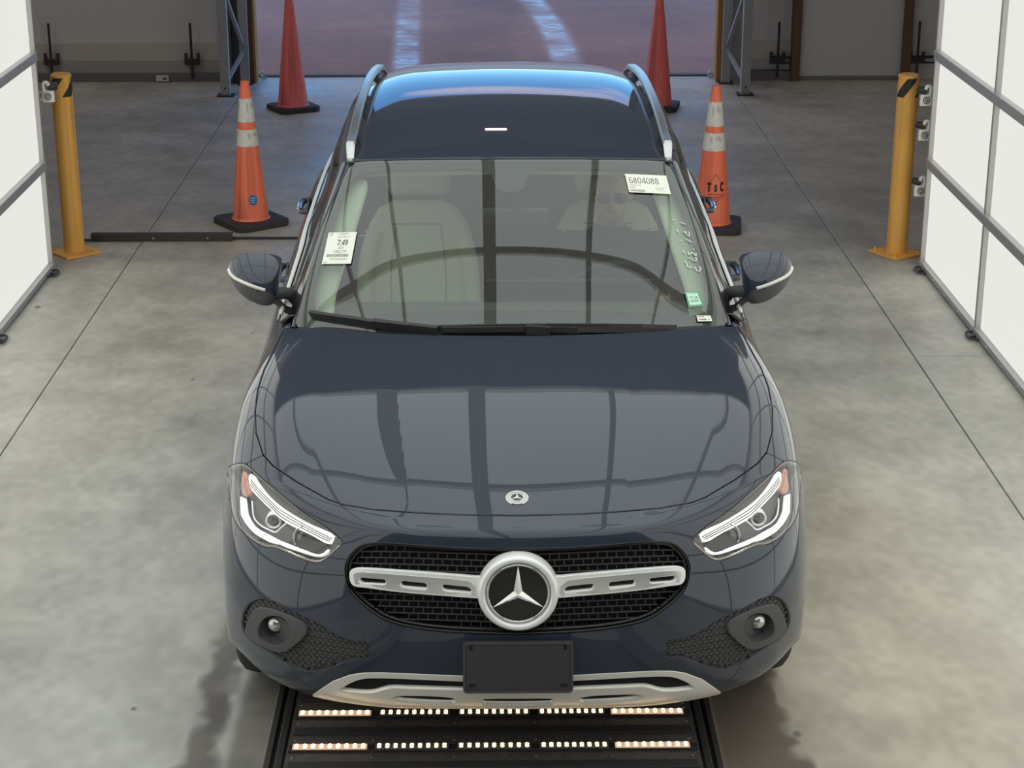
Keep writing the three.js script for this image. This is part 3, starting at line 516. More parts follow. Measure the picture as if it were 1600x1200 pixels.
// grille: dark recess, honeycomb of thin bars, silver louvre and the big star
{
  const grille = obj('grille', both(cut(FRONT, (x, y) => D.grille(x, y) - 4, { off: -0.05, hem: 0 })), M.voidBlack, car);
  const rim = curve([[812,858.5],[720,857],[642,852],[577.6,849.3],[563.4,853],[550.7,862.8],[542,875.4],[538.8,888],[541.2,908.7],[547.5,924.5],[560.2,938.8],[579.2,954.6],[595,965],[614,973],[642.5,980],[674,984.7],[720,988.5],[812,991.3]], 2, false).map(([x, y]) => FRONT.hit(x, y, -0.004).p);
  obj('grille_surround', both(merge([tube(rim, 0.0055, 160, 8), cut(FRONT, (x, y) => max(D.grille(x, y) - 1, -D.grille(x, y) - 4), { off: -0.008, hem: 0.045 })])), M.blackGloss, grille);
  const bars = [];
  const G = (x, y, o) => FRONT.hit(x, y, o).p;
  for (let r = 0; r < 14; r++) {
    const y0 = 861 + r * 9.8, pts = [];
    for (let x = 812; x > 536; x -= 15) { const y = y0 - (812 - x) * 0.035; if (D.grille(x, y) < -1) pts.push(G(x, y, -0.022)); }
    if (pts.length > 3) bars.push(tube(pts, 0.0026, pts.length * 2, 5));
    for (let k = 0; k < 19; k++) { const x = 812 - (k + (r % 2) * 0.5) * 15.2, y = y0 - (812 - x) * 0.035, sl = (812 - x) * 0.02; if (D.grille(x, y) < -3 && D.grille(x - sl, y + 9.8) < -3) bars.push(bar(G(x, y, -0.024), G(x - sl * 0.3, y + 9.6, -0.024), 0.0022, 0.0022, 5)); }
  }
  const mesh = obj('grille_mesh', both(merge(bars)), std({ color: lin(0.045, 0.042, 0.043), roughness: 0.35 }), grille); mesh.userData.kind = 'stuff';
  // louvre with three slots on each side
  const lou = sdf(curve([[548,897.6],[549.5,891.5],[555,889.3],[563.4,889],[611,892],[720,900.5],[742,902.5],[770,904],[770,934],[745,933],[720,931.2],[626.7,923.6],[566.5,916],[555,914.5],[549.5,909]], 4));
  const slots = [[[560.5,905.5],[561.5,901.8],[564,900.8],[603,904.5],[604.5,909],[603.7,914],[566,911.3],[562,909.5]], [[624.5,911],[625.5,907],[629,906.3],[666,910],[668.5,914],[668.7,919.5],[666,920.4],[630,917],[626.5,915.5]], [[690,917],[691,912.6],[694,911.9],[732,915.8],[737,920],[738.5,925.3],[736,926.5],[697,923],[692.5,921.5]]].map((p) => sdf(p));
  const slotD = (x, y) => min(...slots.map((f) => f(x, y)));
  const louvre = obj('louvre', both(cut(FRONT, (x, y) => max(lou(x, y) - 0.6, -slotD(x, y)), { off: 0.005, hem: 0.022, bevel: 0.004 })), M.satin, grille);
  for (const f of slots) { const q = cut(FRONT, (x, y) => f(x, y) - 0.5, { off: -0.012, hem: 0 }); kid('louvre_slot', q, M.blackGloss, louvre); kid('louvre_slot', mirror(q), M.blackGloss, louvre); }
  const inset = sdf([[553,897],[557,894],[566,893.6],[611,896.5],[700,903.5],[733,907],[743,916],[745,929.5],[720,929],[626,921.6],[566,914],[556,911.5]]);
  obj('louvre_trim', both(cut(FRONT, (x, y) => max(inset(x, y), -slotD(x, y) + 0.4), { off: 0.0066, hem: 0.004, bevel: 0.0015 })), std({ color: lin(0.8, 0.8, 0.78), metalness: 0.6, roughness: 0.2 }), louvre);
  const h = FRONT.hit(811.5, 923), P = V(h.p).setX(0), tilt = new THREE.Quaternion().setFromAxisAngle(new THREE.Vector3(1, 0, 0), -3 * Math.PI / 180);
  const place = (q) => q.applyQuaternion(tilt).translate(P.x, P.y, P.z + 0.012);
  const emblem = obj('star_emblem', place(ring([[0.088, -0.02], [0.090, 0.006], [0.094, 0.014], [0.101, 0.0165], [0.108, 0.0135], [0.1125, 0.005], [0.1135, -0.03]], 96)), M.satin, grille);
  obj('emblem_disc', place(ring([[0, 0.004], [0.09, 0.004], [0.0905, 0.0]], 96)), M.blackGloss, emblem);
  obj('emblem_ring', place(ring([[0.0805, 0.004], [0.0815, 0.010], [0.085, 0.012], [0.0885, 0.010], [0.0892, 0.004]], 96)), M.chrome, emblem);
  obj('emblem_star', place(starShape(0.0825, 0.010, 0.165).translate(0, 0, 0.0055)), std({ color: lin(0.78, 0.78, 0.77), metalness: 1, roughness: 0.14 }), emblem);
}
// corner intakes with their woven relief and the fog lamps
{
  const made = { recess: cut(FRONT, (x, y) => D.intake(x, y) - 1, { off: -0.012, hem: 0 }), frame: cut(FRONT, (x, y) => max(D.intake(x, y), -D.intake(x, y) - 2), { off: -0.0015, hem: 0.014, bevel: 0.002 }) };
  const chips = [];
  const a0 = FRONT;
  const wv = new THREE.BoxGeometry(1, 1, 1);
  for (let i = -6; i < 34; i++) for (let j = -8; j < 34; j++) {
    const x = 372 + i * 9 + ((j + 8) % 2) * 4.5, y = 920 + j * 5.2 + i * 1.4;
    if (D.intake(x, y) > -3 || D.bezel(x, y) < 1) continue;
    const h = a0.hit(x, y, -0.009), e = a0.hit(x + 2, y + (((j + 8) % 2) ? 1.0 : -0.4), -0.009);
    const X = V(e.p).sub(V(h.p)).normalize(), Z = V(h.n), Y = Z.clone().cross(X).normalize(), m = new THREE.Matrix4().makeBasis(X.multiplyScalar(0.0152), Y.multiplyScalar(0.0086), Z.clone().multiplyScalar(0.009)).setPosition(V(h.p));
    // a sloped chip: its upper edge stands proud
    const c = wv.clone(), p = c.attributes.position; for (let k = 0; k < p.count; k++) if (p.getY(k) < 0 && p.getZ(k) > 0) p.setZ(k, -0.1); c.applyMatrix4(m); c.computeVertexNormals(); chips.push(c);
  }
  made.weave = merge(chips);
  const dz = (q, x, y) => { const h = FRONT.hit(x, y); const u = new THREE.Quaternion().setFromUnitVectors(new THREE.Vector3(0, 0, 1), V(h.n).lerp(new THREE.Vector3(0, 0.1, 1), 0.6).normalize()); return q.applyQuaternion(u).translate(...h.p); };
  const bowlD = (x, y) => Math.hypot((x - 430) / 1.05, (y - 985)) - 24;
  made.bezel = cut(FRONT, (x, y) => max(D.bezel(x, y), -bowlD(x, y)), { off: 0.006, hem: 0.02, bevel: 0.006 });
  made.bowl = dz(ring([[0.046, 0.004], [0.0445, -0.004], [0.040, -0.02], [0.030, -0.032], [0, -0.036]], 40), 430, 984);
  made.lens = dz(merge([new THREE.SphereGeometry(0.0235, 28, 16).scale(1, 1, 0.72)]).translate(-0.004, 0.012, -0.012), 430, 984);
  made.lensRing = dz(ring([[0.0225, -0.02], [0.0265, -0.008], [0.0285, -0.012], [0.029, -0.03]], 32).translate(-0.004, 0.012, 0), 430, 984);
  made.screw = dz(new THREE.SphereGeometry(0.0045, 10, 8).translate(-0.024, -0.022, -0.016), 430, 984);
  const wm = std({ color: lin(0.13, 0.125, 0.125), roughness: 0.5 });
  for (const f of [(g) => g, mirror]) {
    const t = kid('corner_intake', f(made.recess), M.greyPlastic, car);
    obj('intake_frame', f(made.frame), M.black, t);
    obj('woven_relief', f(made.weave), wm, t).userData.kind = 'stuff';
    const b = kid('fog_lamp', f(made.bezel), M.greyPlastic, car);
    obj('lamp_bowl', f(made.bowl), M.greyPlastic, b);
    obj('lamp_ring', f(made.lensRing), M.blackGloss, b);
    obj('lamp_lens', f(made.lens), phy({ color: lin(0.55, 0.55, 0.53), metalness: 0.7, roughness: 0.15, clearcoat: 1 }), b);
    obj('adjuster', f(made.screw), M.black, b);
  }
}
// silver skid trim, lower grille, number plate bracket
{
  const slotU = (x, y) => min(D.skidUpper(x, y), D.slot(x, y), D.slotMid(x, y));
  const trim = obj('skid_trim', both(cut(FRONT, (x, y, p, u) => max(D.skid(x, y), -slotU(x, y)), { off: 0.003, hem: 0.022, bevel: 0.004 })), std({ color: lin(0.92, 0.90, 0.83), metalness: 0.25, roughness: 0.32 }), car);
  obj('lower_opening', both(cut(FRONT, (x, y) => slotU(x, y) - 2, { off: -0.03, hem: 0 })), std({ color: lin(0.03, 0.031, 0.034), roughness: 0.4 }), trim);
  const ribs = [];
  for (const x of [592, 617, 713]) ribs.push(bar(FRONT.hit(x, 1058, -0.02).p, FRONT.hit(x + 0.5, 1080, -0.02).p, 0.004));
  ribs.push(tube([540, 580, 640, 700, 760, 812].map((x) => FRONT.hit(x, 1076 + (x > 700 ? 2 : 0), -0.022).p), 0.006, 30, 6));
  obj('opening_ribs', both(merge(ribs)), M.black, trim);
  const plateZ = atZ(811, 1043, 0.022);
  const b = obj('plate_bracket', rbox(0.308, 0.152, 0.022, 0.009, 0, 0, 0, 4).rotateX(-0.06).translate(0, 0.476, 0.016), std({ color: lin(0.048, 0.045, 0.048), roughness: 0.5 }), car);
  const lip = new THREE.ExtrudeGeometry((() => { const rr = (s, w, h, r) => { s.moveTo(-w + r, -h); s.lineTo(w - r, -h); s.quadraticCurveTo(w, -h, w, -h + r); s.lineTo(w, h - r); s.quadraticCurveTo(w, h, w - r, h); s.lineTo(-w + r, h); s.quadraticCurveTo(-w, h, -w, h - r); s.lineTo(-w, -h + r); s.quadraticCurveTo(-w, -h, -w + r, -h); return s; }; const s = rr(new THREE.Shape(), 0.154, 0.0765, 0.012); s.holes.push(rr(new THREE.Path(), 0.149, 0.0715, 0.009)); return s; })(), { depth: 0.004, bevelEnabled: true, bevelSize: 0.001, bevelThickness: 0.001, bevelSegments: 2 });
  obj('bracket_lip', lip.rotateX(-0.06).translate(0, 0.476, 0.0245), std({ color: lin(0.065, 0.062, 0.064), roughness: 0.4 }), b);
  const holes = []; for (const x of [-0.132, 0.132]) { holes.push(box(0.009, 0.010, 0.004, x, 0.060, 0), box(0.007, 0.004, 0.004, x, 0.069, 0)); holes.push(box(0.02, 0.008, 0.004, x * 0.97, -0.054, 0)); }
  holes.push(cyl(0.002, 0.002, 0.004, 8).rotateX(Math.PI / 2).translate(-0.088, -0.036, 0), cyl(0.002, 0.002, 0.004, 8).rotateX(Math.PI / 2).translate(0.086, -0.038, 0));
  for (const q of holes) kid('bracket_hole', q.translate(0, 0, 0.0105).rotateX(-0.06).translate(0, 0.476, 0.016), M.voidBlack, b);
}
// tow eye cover
{
  const c = sdf(curve([[530, 1002], [530, 978], [533, 973], [537, 971.5], [560, 974], [566, 978], [568, 986], [570, 1004]], 4));
  obj('tow_eye_cover', cut(FRONT, (x, y) => max(c(x, y) + 0.7, -D.intake(x, y)), { off: 0.0008, hem: 0.004, bevel: 0.001 }), PAINT, bumper);
}
// headlights
{
  const cutL = (phi, o) => cut(FRONT, (x, y, p) => max(phi(x, y), (0.62 - p[1]) * 400, (-0.72 - p[2]) * 400), o);
  const H = (x, y, o) => FRONT.hit(x, y, o).p;
  const inner = sdf(curve([[357,731],[366,725.5],[381.7,724.5],[406.7,745],[433,766.7],[473,800],[520,831.7],[534.5,848],[531,853.5],[513,870],[500,878.5],[488,879],[466.7,871.7],[440,860],[426.7,855],[413,854.5],[395,845],[378,830],[366.5,812],[360,786.7],[357,752]], 5));
  const drl = sdf(curve([[385,738.5],[390,738],[398,750],[415,771.7],[433,788],[473,813],[520.5,837],[518.5,842.5],[510,848],[481.7,833],[440,811.7],[423,796.7],[403,778],[386,757.5]], 4));
  const low = sdf([[369,774],[370.5,803],[377,815],[383,823],[393,833],[405,840],[415,845.5],[427,849],[428.5,847.5],[440,853.5],[466.7,862.8],[485,868.5],[495,870],[501,868.5],[513,859.5],[510.5,856.5],[500,865],[495,866.5],[487,866],[466.7,858.5],[428,842.5],[410,832.5],[396,825.5],[388,819.5],[382,810],[377.5,800],[374.5,776]]);
  const hook = [[384, 779], [384.5, 792], [386.5, 804], [391, 811.5], [399, 818.5], [410, 824], [419, 828], [424, 827], [431, 820], [440, 812.5]];
  const refl = sdf(curve([[373, 733], [378, 734], [381, 745], [385, 764], [383, 769], [374, 772], [370, 765], [370.5, 748]], 4));
  const geo = {
    bowl: cutL((x, y) => inner(x, y) - 1, { off: -0.055, hem: 0 }),
    wall: cutL((x, y) => max(inner(x, y) + 0.2, -inner(x, y) - 2.6), { off: -0.003, hem: 0.056, bevel: 0.001 }),
    rim: tube([[361, 788], [367, 811], [379, 829], [396, 844], [414, 853], [427, 854], [441, 859], [467, 870.5], [489, 877.5], [500, 877], [513, 868.5], [531, 852.5]].map(([x, y]) => H(x, y, -0.006)), 0.0045, 80, 8),
    lens: cutL((x, y) => inner(x, y) + 0.8, { off: 0, hem: 0.01 }),
    strip: cutL((x, y) => drl(x, y), { off: -0.012, hem: 0.012, bevel: 0.004, lift: (p) => 0 }),
    lower: cutL((x, y) => low(x, y), { off: -0.012, hem: 0.012, bevel: 0.003 }),
    hook: tube(hook.map(([x, y]) => H(x, y, -0.024)), 0.0026, 50, 8),
    refl: cutL((x, y) => refl(x, y), { off: -0.016, hem: 0.01 }),
    shelf: cutL((x, y) => max(inner(x, y) + 4, -drl(x, y) + 0.5, -low(x, y) + 0.5, 6 - Math.hypot(x - 416, y - 806) + 8, 30 - Math.hypot((x - 466), (y - 832) * 1.5) , -(y - 772)), { off: -0.034, hem: 0.02 }),
    black: cutL((x, y) => max(inner(x, y) + 3, -low(x, y) + 1, (437 - x) * 0.5 + (845 - y), drl(x, y) < 4 ? 1 : -1), { off: -0.030, hem: 0.01 }),
    tip: cutL((x, y) => max(inner(x, y) + 2, 518 - x + (845 - y) * 0.35), { off: -0.010, hem: 0.02 }),
  };
  const ax = new THREE.Vector3(-0.12, 0.05, 1).normalize(), qz = new THREE.Quaternion().setFromUnitVectors(new THREE.Vector3(0, 0, 1), ax);
  const spot = (x, y, o) => (g) => g.applyQuaternion(qz).translate(...H(x, y, o));
  geo.projector = spot(413, 806, -0.04)(ring([[0.017, 0.004], [0.020, 0.010], [0.024, 0.008], [0.026, -0.02]], 32));
  geo.projLens = spot(413, 806, -0.04)(new THREE.SphereGeometry(0.0185, 24, 14).scale(1, 1, 0.5));
  geo.projector2 = spot(466, 834, -0.042)(ring([[0.036, 0.006], [0.038, 0.010], [0.040, 0.006], [0.041, -0.01]], 40));
  geo.projLens2 = spot(466, 834, -0.046)(new THREE.SphereGeometry(0.037, 30, 16).scale(1, 0.8, 0.4));
  geo.lines = [0.3, 0.55, 0.8].map((k) => { const a = [[389, 742], [402, 758], [418, 774.5], [436, 790], [475, 814.5], [518, 838]], b = [[386, 757.5], [403, 778], [423, 796.7], [440, 811.7], [481.7, 833], [510, 847]]; return tube(a.map((p, i) => H(mix(p[0], b[i][0], k), mix(p[1], b[i][1], k), -0.0108)), 0.0013, 40, 5); });
  const ledM = std({ color: lin(0.5, 0.5, 0.5), roughness: 0.3, emissive: lin(1, 0.97, 0.92), emissiveIntensity: 0.72 });
  const ledL = std({ color: lin(0.5, 0.5, 0.5), roughness: 0.3, emissive: lin(0.98, 0.97, 1.0), emissiveIntensity: 0.6 });
  const lensM = phy({ color: lin(1, 1, 1), transmission: 1, thickness: 0, roughness: 0, ior: 1.5 });
  for (const f of [(g) => g, mirror]) {
    const s = f === mirror ? 1 : -1;
    const t = kid('headlight', f(geo.bowl), std({ color: lin(0.12, 0.12, 0.12), metalness: 0.3, roughness: 0.35 }), car);
    obj('lamp_wall', f(geo.wall), std({ color: lin(0.10, 0.10, 0.10), metalness: 0.5, roughness: 0.3 }), t);
    obj('led_strip', f(geo.strip), ledM, t);
    kid('led_strip', f(geo.lower), ledL, t);
    obj('strip_ribs', f(merge(geo.lines)), M.greyPlastic, t);
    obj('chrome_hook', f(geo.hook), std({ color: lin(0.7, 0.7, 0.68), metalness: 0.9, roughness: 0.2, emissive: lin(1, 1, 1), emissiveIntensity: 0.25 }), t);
    obj('lamp_rim', f(geo.rim), std({ color: lin(0.22, 0.2, 0.18), metalness: 0.6, roughness: 0.25 }), t);
    obj('side_reflector', f(geo.refl), std({ color: lin(0.5, 0.22, 0.16), roughness: 0.2 }), t);
    obj('inner_shelf', f(geo.black), M.black, t);
    obj('tip_cover', f(geo.tip), std({ color: lin(0.10, 0.10, 0.10), metalness: 0.4, roughness: 0.3 }), t);
    kid('projector_ring', f(geo.projector), M.satin, t); kid('projector_ring', f(geo.projector2), M.chrome, t);
    kid('projector_lens', f(geo.projLens), phy({ color: lin(0.06, 0.06, 0.065), roughness: 0.05, clearcoat: 1 }), t); kid('projector_lens', f(geo.projLens2), phy({ color: lin(0.05, 0.05, 0.055), roughness: 0.05, clearcoat: 1 }), t);
    obj('lamp_lens', f(geo.lens), lensM, t);
    const l = new THREE.SpotLight(0xfff6ea, 0.25, 0, 1.2, 0.8); l.name = 'headlight_glow'; l.castShadow = true;
    const p = H(450, 800, 0.03); l.position.set(s < 0 ? p[0] : -p[0], p[1], p[2]); l.target.position.set(s * 0.9, 0.4, 4); t.add(l); t.add(l.target);
  }
}
// ------------------------------------------------------------------ greenhouse
O.wind = [[860,247],[820,247],[700,247.5],[620,248.5],[556,250],[549,252],[545,257],[530,287],[515,320],[500,356],[490,386],[479,419],[470,445],[463,478],[459,505],[465,511],[500,514.5],[600,520.5],[700,524],[860,526]];
O.clear = curve([[812,263],[812,297],[795,297],[778,293],[772,280],[764,266],[752,262],[700,262],[620,263.5],[585,265],[566,268],[551,277],[538,297.5],[512.5,361],[492.4,435.5],[489.5,464],[493,484],[500,490],[560,493],[700,495],[812,495.5],[900,495],[900,262],[860,262]], 3);
for (const k of ['wind', 'clear']) D[k] = sdf(O[k]);
const clearD = (x, y, p) => D.clear(min(x, 811.5), y);
const glassTint = phy({ color: lin(0.72, 0.84, 0.75), transmission: 1, thickness: 0, roughness: 0, ior: 1.88 });
const sideGlass = phy({ color: lin(0.55, 0.6, 0.57), transmission: 1, thickness: 0, roughness: 0, ior: 1.55 });
const privacy = std({ color: lin(0.012, 0.013, 0.014), roughness: 0.06 });
const windshield = obj('windshield', both(cut(CANOPY, (x, y) => D.wind(x, y) + 1.2, { off: -0.003, hem: 0 })), glassTint, car);
obj('windshield_seal', both(cut(CANOPY, (x, y, p, u) => max(D.wind(x, y) - 2.2, -D.wind(x, y) - 3.2, u - 6), { off: -0.0065, hem: 0.01 })), M.black, windshield);
obj('windshield_frit', both(cut(CANOPY, (x, y, p) => max(D.wind(x, y), -clearD(x, y)), { off: -0.009, hem: 0 })), std({ color: lin(0.018, 0.018, 0.018), roughness: 0.6 }), windshield);
obj('roof', both(cut(CANOPY, (x, y, p, u, v) => max(u < 6 ? -D.wind(x, y) + 0.8 : -1, v - 3.96, 3.2 - u, u - 11.4))), PAINT, car);
const frame = cut(CANOPY, (x, y, p, u, v) => max(u < 6 ? -D.wind(x, y) + 0.6 : -1, v - 5.06, u > 3.95 ? 3.985 - v : -1, 1.0 - u, u - 12));
kid('roof_pillar', frame, PAINT, car); kid('roof_pillar', mirror(frame), PAINT, car);
{
  const zc = (p, c, w) => Math.abs(p[2] - c) - w;
  const win = (z0, z1) => (x, y, p, u, v) => max(5.16 - v, v - 7.66, (p[2] - z0) * 20, (z1 - p[2]) * 20, u - 11);
  const bp = (x, y, p, u, v) => max(5.06 - v, v - 7.72, 1.15 - u, u - 11.2);
  const parts = {
    trim: cut(CANOPY, (x, y, p, u, v) => max(bp(x, y, p, u, v), -max(5.14 - v, v - 7.68, (p[2] + 1.78) * 20, (-2.53 - p[2]) * 20), -max(5.14 - v, v - 7.68, (p[2] + 2.63) * 20, (-3.42 - p[2]) * 20)), { off: -0.004 }),
    front: cut(CANOPY, win(-1.77, -2.54), { off: -0.008, hem: 0 }),
    rear: cut(CANOPY, win(-2.62, -3.43), { off: -0.008, hem: 0 }),
    belt: cut(CANOPY, (x, y, p, u, v) => max(7.7 - v, v - 7.86, 1.3 - u, u - 10.6), { off: 0.003, hem: 0.008 }),
    shoulder: cut(CANOPY, (x, y, p, u, v) => max(7.8 - v, 1.2 - u, u - 12.5), { off: 0, hem: 0.01 }),
  };
  for (const f of [(g) => g, mirror]) {
    kid('window_frame', f(parts.trim), M.blackGloss, car);
    kid('side_window', f(parts.front), sideGlass, car);
    kid('side_window', f(parts.rear), privacy, car);
    kid('belt_strip', f(parts.belt), M.satin, car);
    kid('shoulder_panel', f(parts.shoulder), PAINT, car);
  }
}
obj('rear_window', both(cut(CANOPY, (x, y, p, u, v) => max(11.42 - u, u - 12.7, v - 4.3))), privacy, car);
obj('tailgate', both(cut(CANOPY, (x, y, p, u, v) => max(-max(11.4 - u, u - 12.72, v - 4.32), 11.3 - u, u < 11.9 ? 4 - v : -1, v - 7.9))), PAINT, car);
// roof rails
{
  const pts = [];
  for (let k = 0; k <= 40; k++) { const u = mix(4.05, 10.3, k / 40), e = CANOPY.ev(u, 3.98), rise = 0.036 * smooth(0, 0.16, k / 40) * smooth(1, 0.88, k / 40) - 0.001; pts.push([e[0] - 0.004, e[1] + rise, e[2] + (k === 0 ? 0.02 : 0)]); }
  const w = [], idx = [], prof = [[-0.020, -0.004], [-0.021, 0.008], [-0.014, 0.016], [0.012, 0.016], [0.019, 0.008], [0.018, -0.006]], N = prof.length;
  pts.forEach((p, k) => { const t = smooth(0, 0.16, k / 40) * smooth(1, 0.9, k / 40); prof.forEach(([a, b]) => w.push(p[0] + a * mix(0.62, 0.85, t), p[1] + b * mix(0.3, 1, t), p[2])); });
  for (let k = 0; k < 40; k++) for (let j = 0; j < N; j++) { const a = k * N + j, b = k * N + (j + 1) % N; idx.push(a, b, a + N, b, b + N, a + N); }
  for (let j = 1; j + 1 < N; j++) { idx.push(0, j + 1, j); idx.push(40 * N, 40 * N + j, 40 * N + j + 1); }
  let g = new THREE.BufferGeometry(); g.setAttribute('position', new THREE.Float32BufferAttribute(w, 3)); g.setIndex(idx); g = g.toNonIndexed(); g.computeVertexNormals();
  const foot = []; for (const k of [12, 22, 33]) foot.push(box(0.02, 0.034, 0.12, pts[k][0], pts[k][1] - 0.02, pts[k][2]));
  const ditch = cut(CANOPY, (x, y, p, u, v) => max(3.9 - v, v - 4.02, 3.98 - u, u - 11.4), { off: -0.005, hem: 0 });
  for (const f of [(q) => q, mirror]) {
    const r = kid('roof_rail', f(g), std({ color: lin(0.62, 0.63, 0.62), metalness: 0.9, roughness: 0.28 }), car);
    for (const q of foot) kid('rail_foot', f(q), M.black, r);
    kid('roof_ditch', f(ditch), M.black, car);
  }
}
// ------------------------------------------------------------------ sides
{
  const arch = (z, y, r, zc = -3.609) => r - Math.hypot(z - zc, y - 0.345);
  const S = (z0, z1, extra) => cut(SIDE, (x, y, p, u, v) => max((p[2] - z0) * 20, (z1 - p[2]) * 20, (0.335 - p[1]) * 20, arch(p[2], p[1], 0.39) * 20, extra ? extra(p) : -1));
  const parts = {
    door1: S(-1.468, -2.555), door2: S(-2.562, -3.37, (p) => (arch(p[2], p[1], 0.46)) * 20), quarter: cut(SIDE, (x, y, p) => max((p[2] + 3.2) * 20, (-(arch(p[2], p[1], 0.468)) < 0 && p[2] > -3.372 ? -1 : (p[2] + 3.377) * 20), arch(p[2], p[1], 0.39) * 20, (0.60 - p[1]) * 20)),
    rbump: cut(SIDE, (x, y, p) => max((p[2] + 3.62) * 20, arch(p[2], p[1], 0.39) * 20, (p[1] - 0.594) * 20)),
    sill: cut(SIDE, (x, y, p) => max((p[2] + 1.262) * 20, (-3.22 - p[2]) * 20, (p[1] - 0.332) * 20), { off: 0.006 }),
  };
  const archG = (zc) => { const pts = []; for (let a = -8; a <= 188; a += 7) { const t = a * Math.PI / 180; pts.push([-0.903, 0.345 + 0.392 * Math.sin(t), zc + 0.392 * Math.cos(t)]); } return tube(pts, 0.013, 60, 6); };
  const liner = (zc) => { const g = new THREE.CylinderGeometry(0.40, 0.40, 0.36, 36, 1, true, 0, Math.PI).rotateZ(Math.PI / 2).rotateX(0); g.rotateX(-Math.PI / 2 + Math.PI / 2); return g; };
  const linerG = (zc) => { const pos = [], idx = []; for (let k = 0; k <= 30; k++) { const t = mix(-10, 190, k / 30) * Math.PI / 180, y = 0.345 + 0.40 * Math.sin(t), z = zc + 0.40 * Math.cos(t); pos.push(-0.862, y, z, -0.55, y, z); } for (let k = 0; k < 30; k++) idx.push(2 * k, 2 * k + 1, 2 * k + 2, 2 * k + 1, 2 * k + 3, 2 * k + 2); const g = new THREE.BufferGeometry(); g.setAttribute('position', new THREE.Float32BufferAttribute(pos, 3)); g.setIndex(idx); g.computeVertexNormals(); return g; };
  const handle = (z, y, x) => { const g = {};
    g.body = merge([tube([[x + 0.01, y + 0.004, z + 0.10], [x - 0.026, y, z + 0.085], [x - 0.036, y - 0.002, z + 0.03], [x - 0.036, y - 0.002, z - 0.05], [x - 0.026, y, z - 0.10], [x + 0.01, y + 0.004, z - 0.115]], 0.0125, 40, 10)]);
    g.cup = new THREE.SphereGeometry(1, 20, 12).scale(0.012, 0.035, 0.06).translate(x + 0.004, y, z + 0.0); g.cap = tube([[x - 0.030, y + 0.010, z + 0.08], [x - 0.046, y + 0.005, z + 0.03], [x - 0.046, y + 0.005, z - 0.05], [x - 0.032, y + 0.010, z - 0.10]], 0.0065, 30, 8); return g; };
  const h1 = handle(-2.42, 0.925, -0.874), h2 = handle(-3.20, 1.0, -0.858);
  for (const f of [(g) => g, mirror]) {
    for (const [d, h] of [[parts.door1, h1], [parts.door2, h2]]) { const t = kid('door', f(d), PAINT, car); const hh = obj('door_handle', f(h.body), PAINT, t); obj('handle_cup', f(h.cup), M.black, t); obj('handle_chrome', f(h.cap), M.chrome, t); }
    kid('rear_quarter', f(parts.quarter), PAINT, car); kid('rear_bumper', f(parts.rbump), PAINT, car); kid('side_sill', f(parts.sill), M.greyPlastic, car);
    kid('arch_trim', f(archG(-3.609)), M.greyPlastic, car);
    kid('arch_liner', f(linerG(-0.88)), M.voidBlack, car); kid('arch_liner', f(linerG(-3.609)), M.voidBlack, car);
    kid('tail_light', f(rbox(0.30, 0.13, 0.10, 0.03, -0.62, 0.98, -4.26).rotateY(0)), std({ color: lin(0.25, 0.01, 0.01), roughness: 0.15 }), car);
  }
  obj('underbody', merge([rbox(1.1, 0.12, 4.0, 0.03, 0, 0.29, -2.2), rbox(1.62, 0.10, 1.9, 0.03, 0, 0.30, -2.25), rbox(1.3, 0.3, 0.5, 0.05, 0, 0.48, -4.02), box(1.08, 0.5, 0.72, 0, 0.58, -0.72)]), M.voidBlack, car);
}
// wheels
{
  const tyreP = [[0.235, -0.105], [0.25, -0.116], [0.29, -0.121], [0.325, -0.116], [0.345, -0.100], [0.352, -0.075], [0.3545, -0.055], [0.348, -0.052], [0.348, -0.045], [0.3555, -0.042], [0.3565, -0.012], [0.349, -0.009], [0.349, 0.009], [0.3565, 0.012], [0.3555, 0.042], [0.348, 0.045], [0.348, 0.052], [0.3545, 0.055], [0.352, 0.075], [0.345, 0.1], [0.325, 0.116], [0.29, 0.121], [0.25, 0.116], [0.235, 0.105]];
  const tyre = new THREE.LatheGeometry(tyreP.map(([r, y]) => new THREE.Vector2(r, y)), 72).rotateZ(Math.PI / 2);
  const rim = new THREE.LatheGeometry([[0.238, 0.10], [0.243, 0.108], [0.232, 0.108], [0.222, 0.09], [0.215, 0.02], [0.215, -0.10], [0.238, -0.105]].map(([r, y]) => new THREE.Vector2(r, y)), 60).rotateZ(Math.PI / 2);
  const spokes = [];
  for (let k = 0; k < 10; k++) { const a = k * Math.PI / 5 + (k % 2 ? 0.08 : -0.08); spokes.push(beam([-0.085, Math.sin(a) * 0.04, Math.cos(a) * 0.04], [-0.082, Math.sin(a) * 0.226, Math.cos(a) * 0.226], 0.028, 0.026)); }
  spokes.push(cyl(0.06, 0.05, 0.05, 24).rotateZ(Math.PI / 2).translate(-0.075, 0, 0));
  const disc = cyl(0.16, 0.16, 0.024, 40).rotateZ(Math.PI / 2).translate(0.0, 0, 0);
  for (const z of [-0.93, -3.609]) for (const s of [-1, 1]) {
    const f = (g) => (s > 0 ? mirror(g) : g.clone()).translate(s * 0.776, 0.3555, z);
    const t = kid('wheel', f(tyre), M.rubber, car);
    obj('rim', f(rim), M.aluminium, t); obj('spokes', f(merge(spokes)), M.aluminium, t); obj('brake_disc', f(disc), M.steel, t);
  }
}
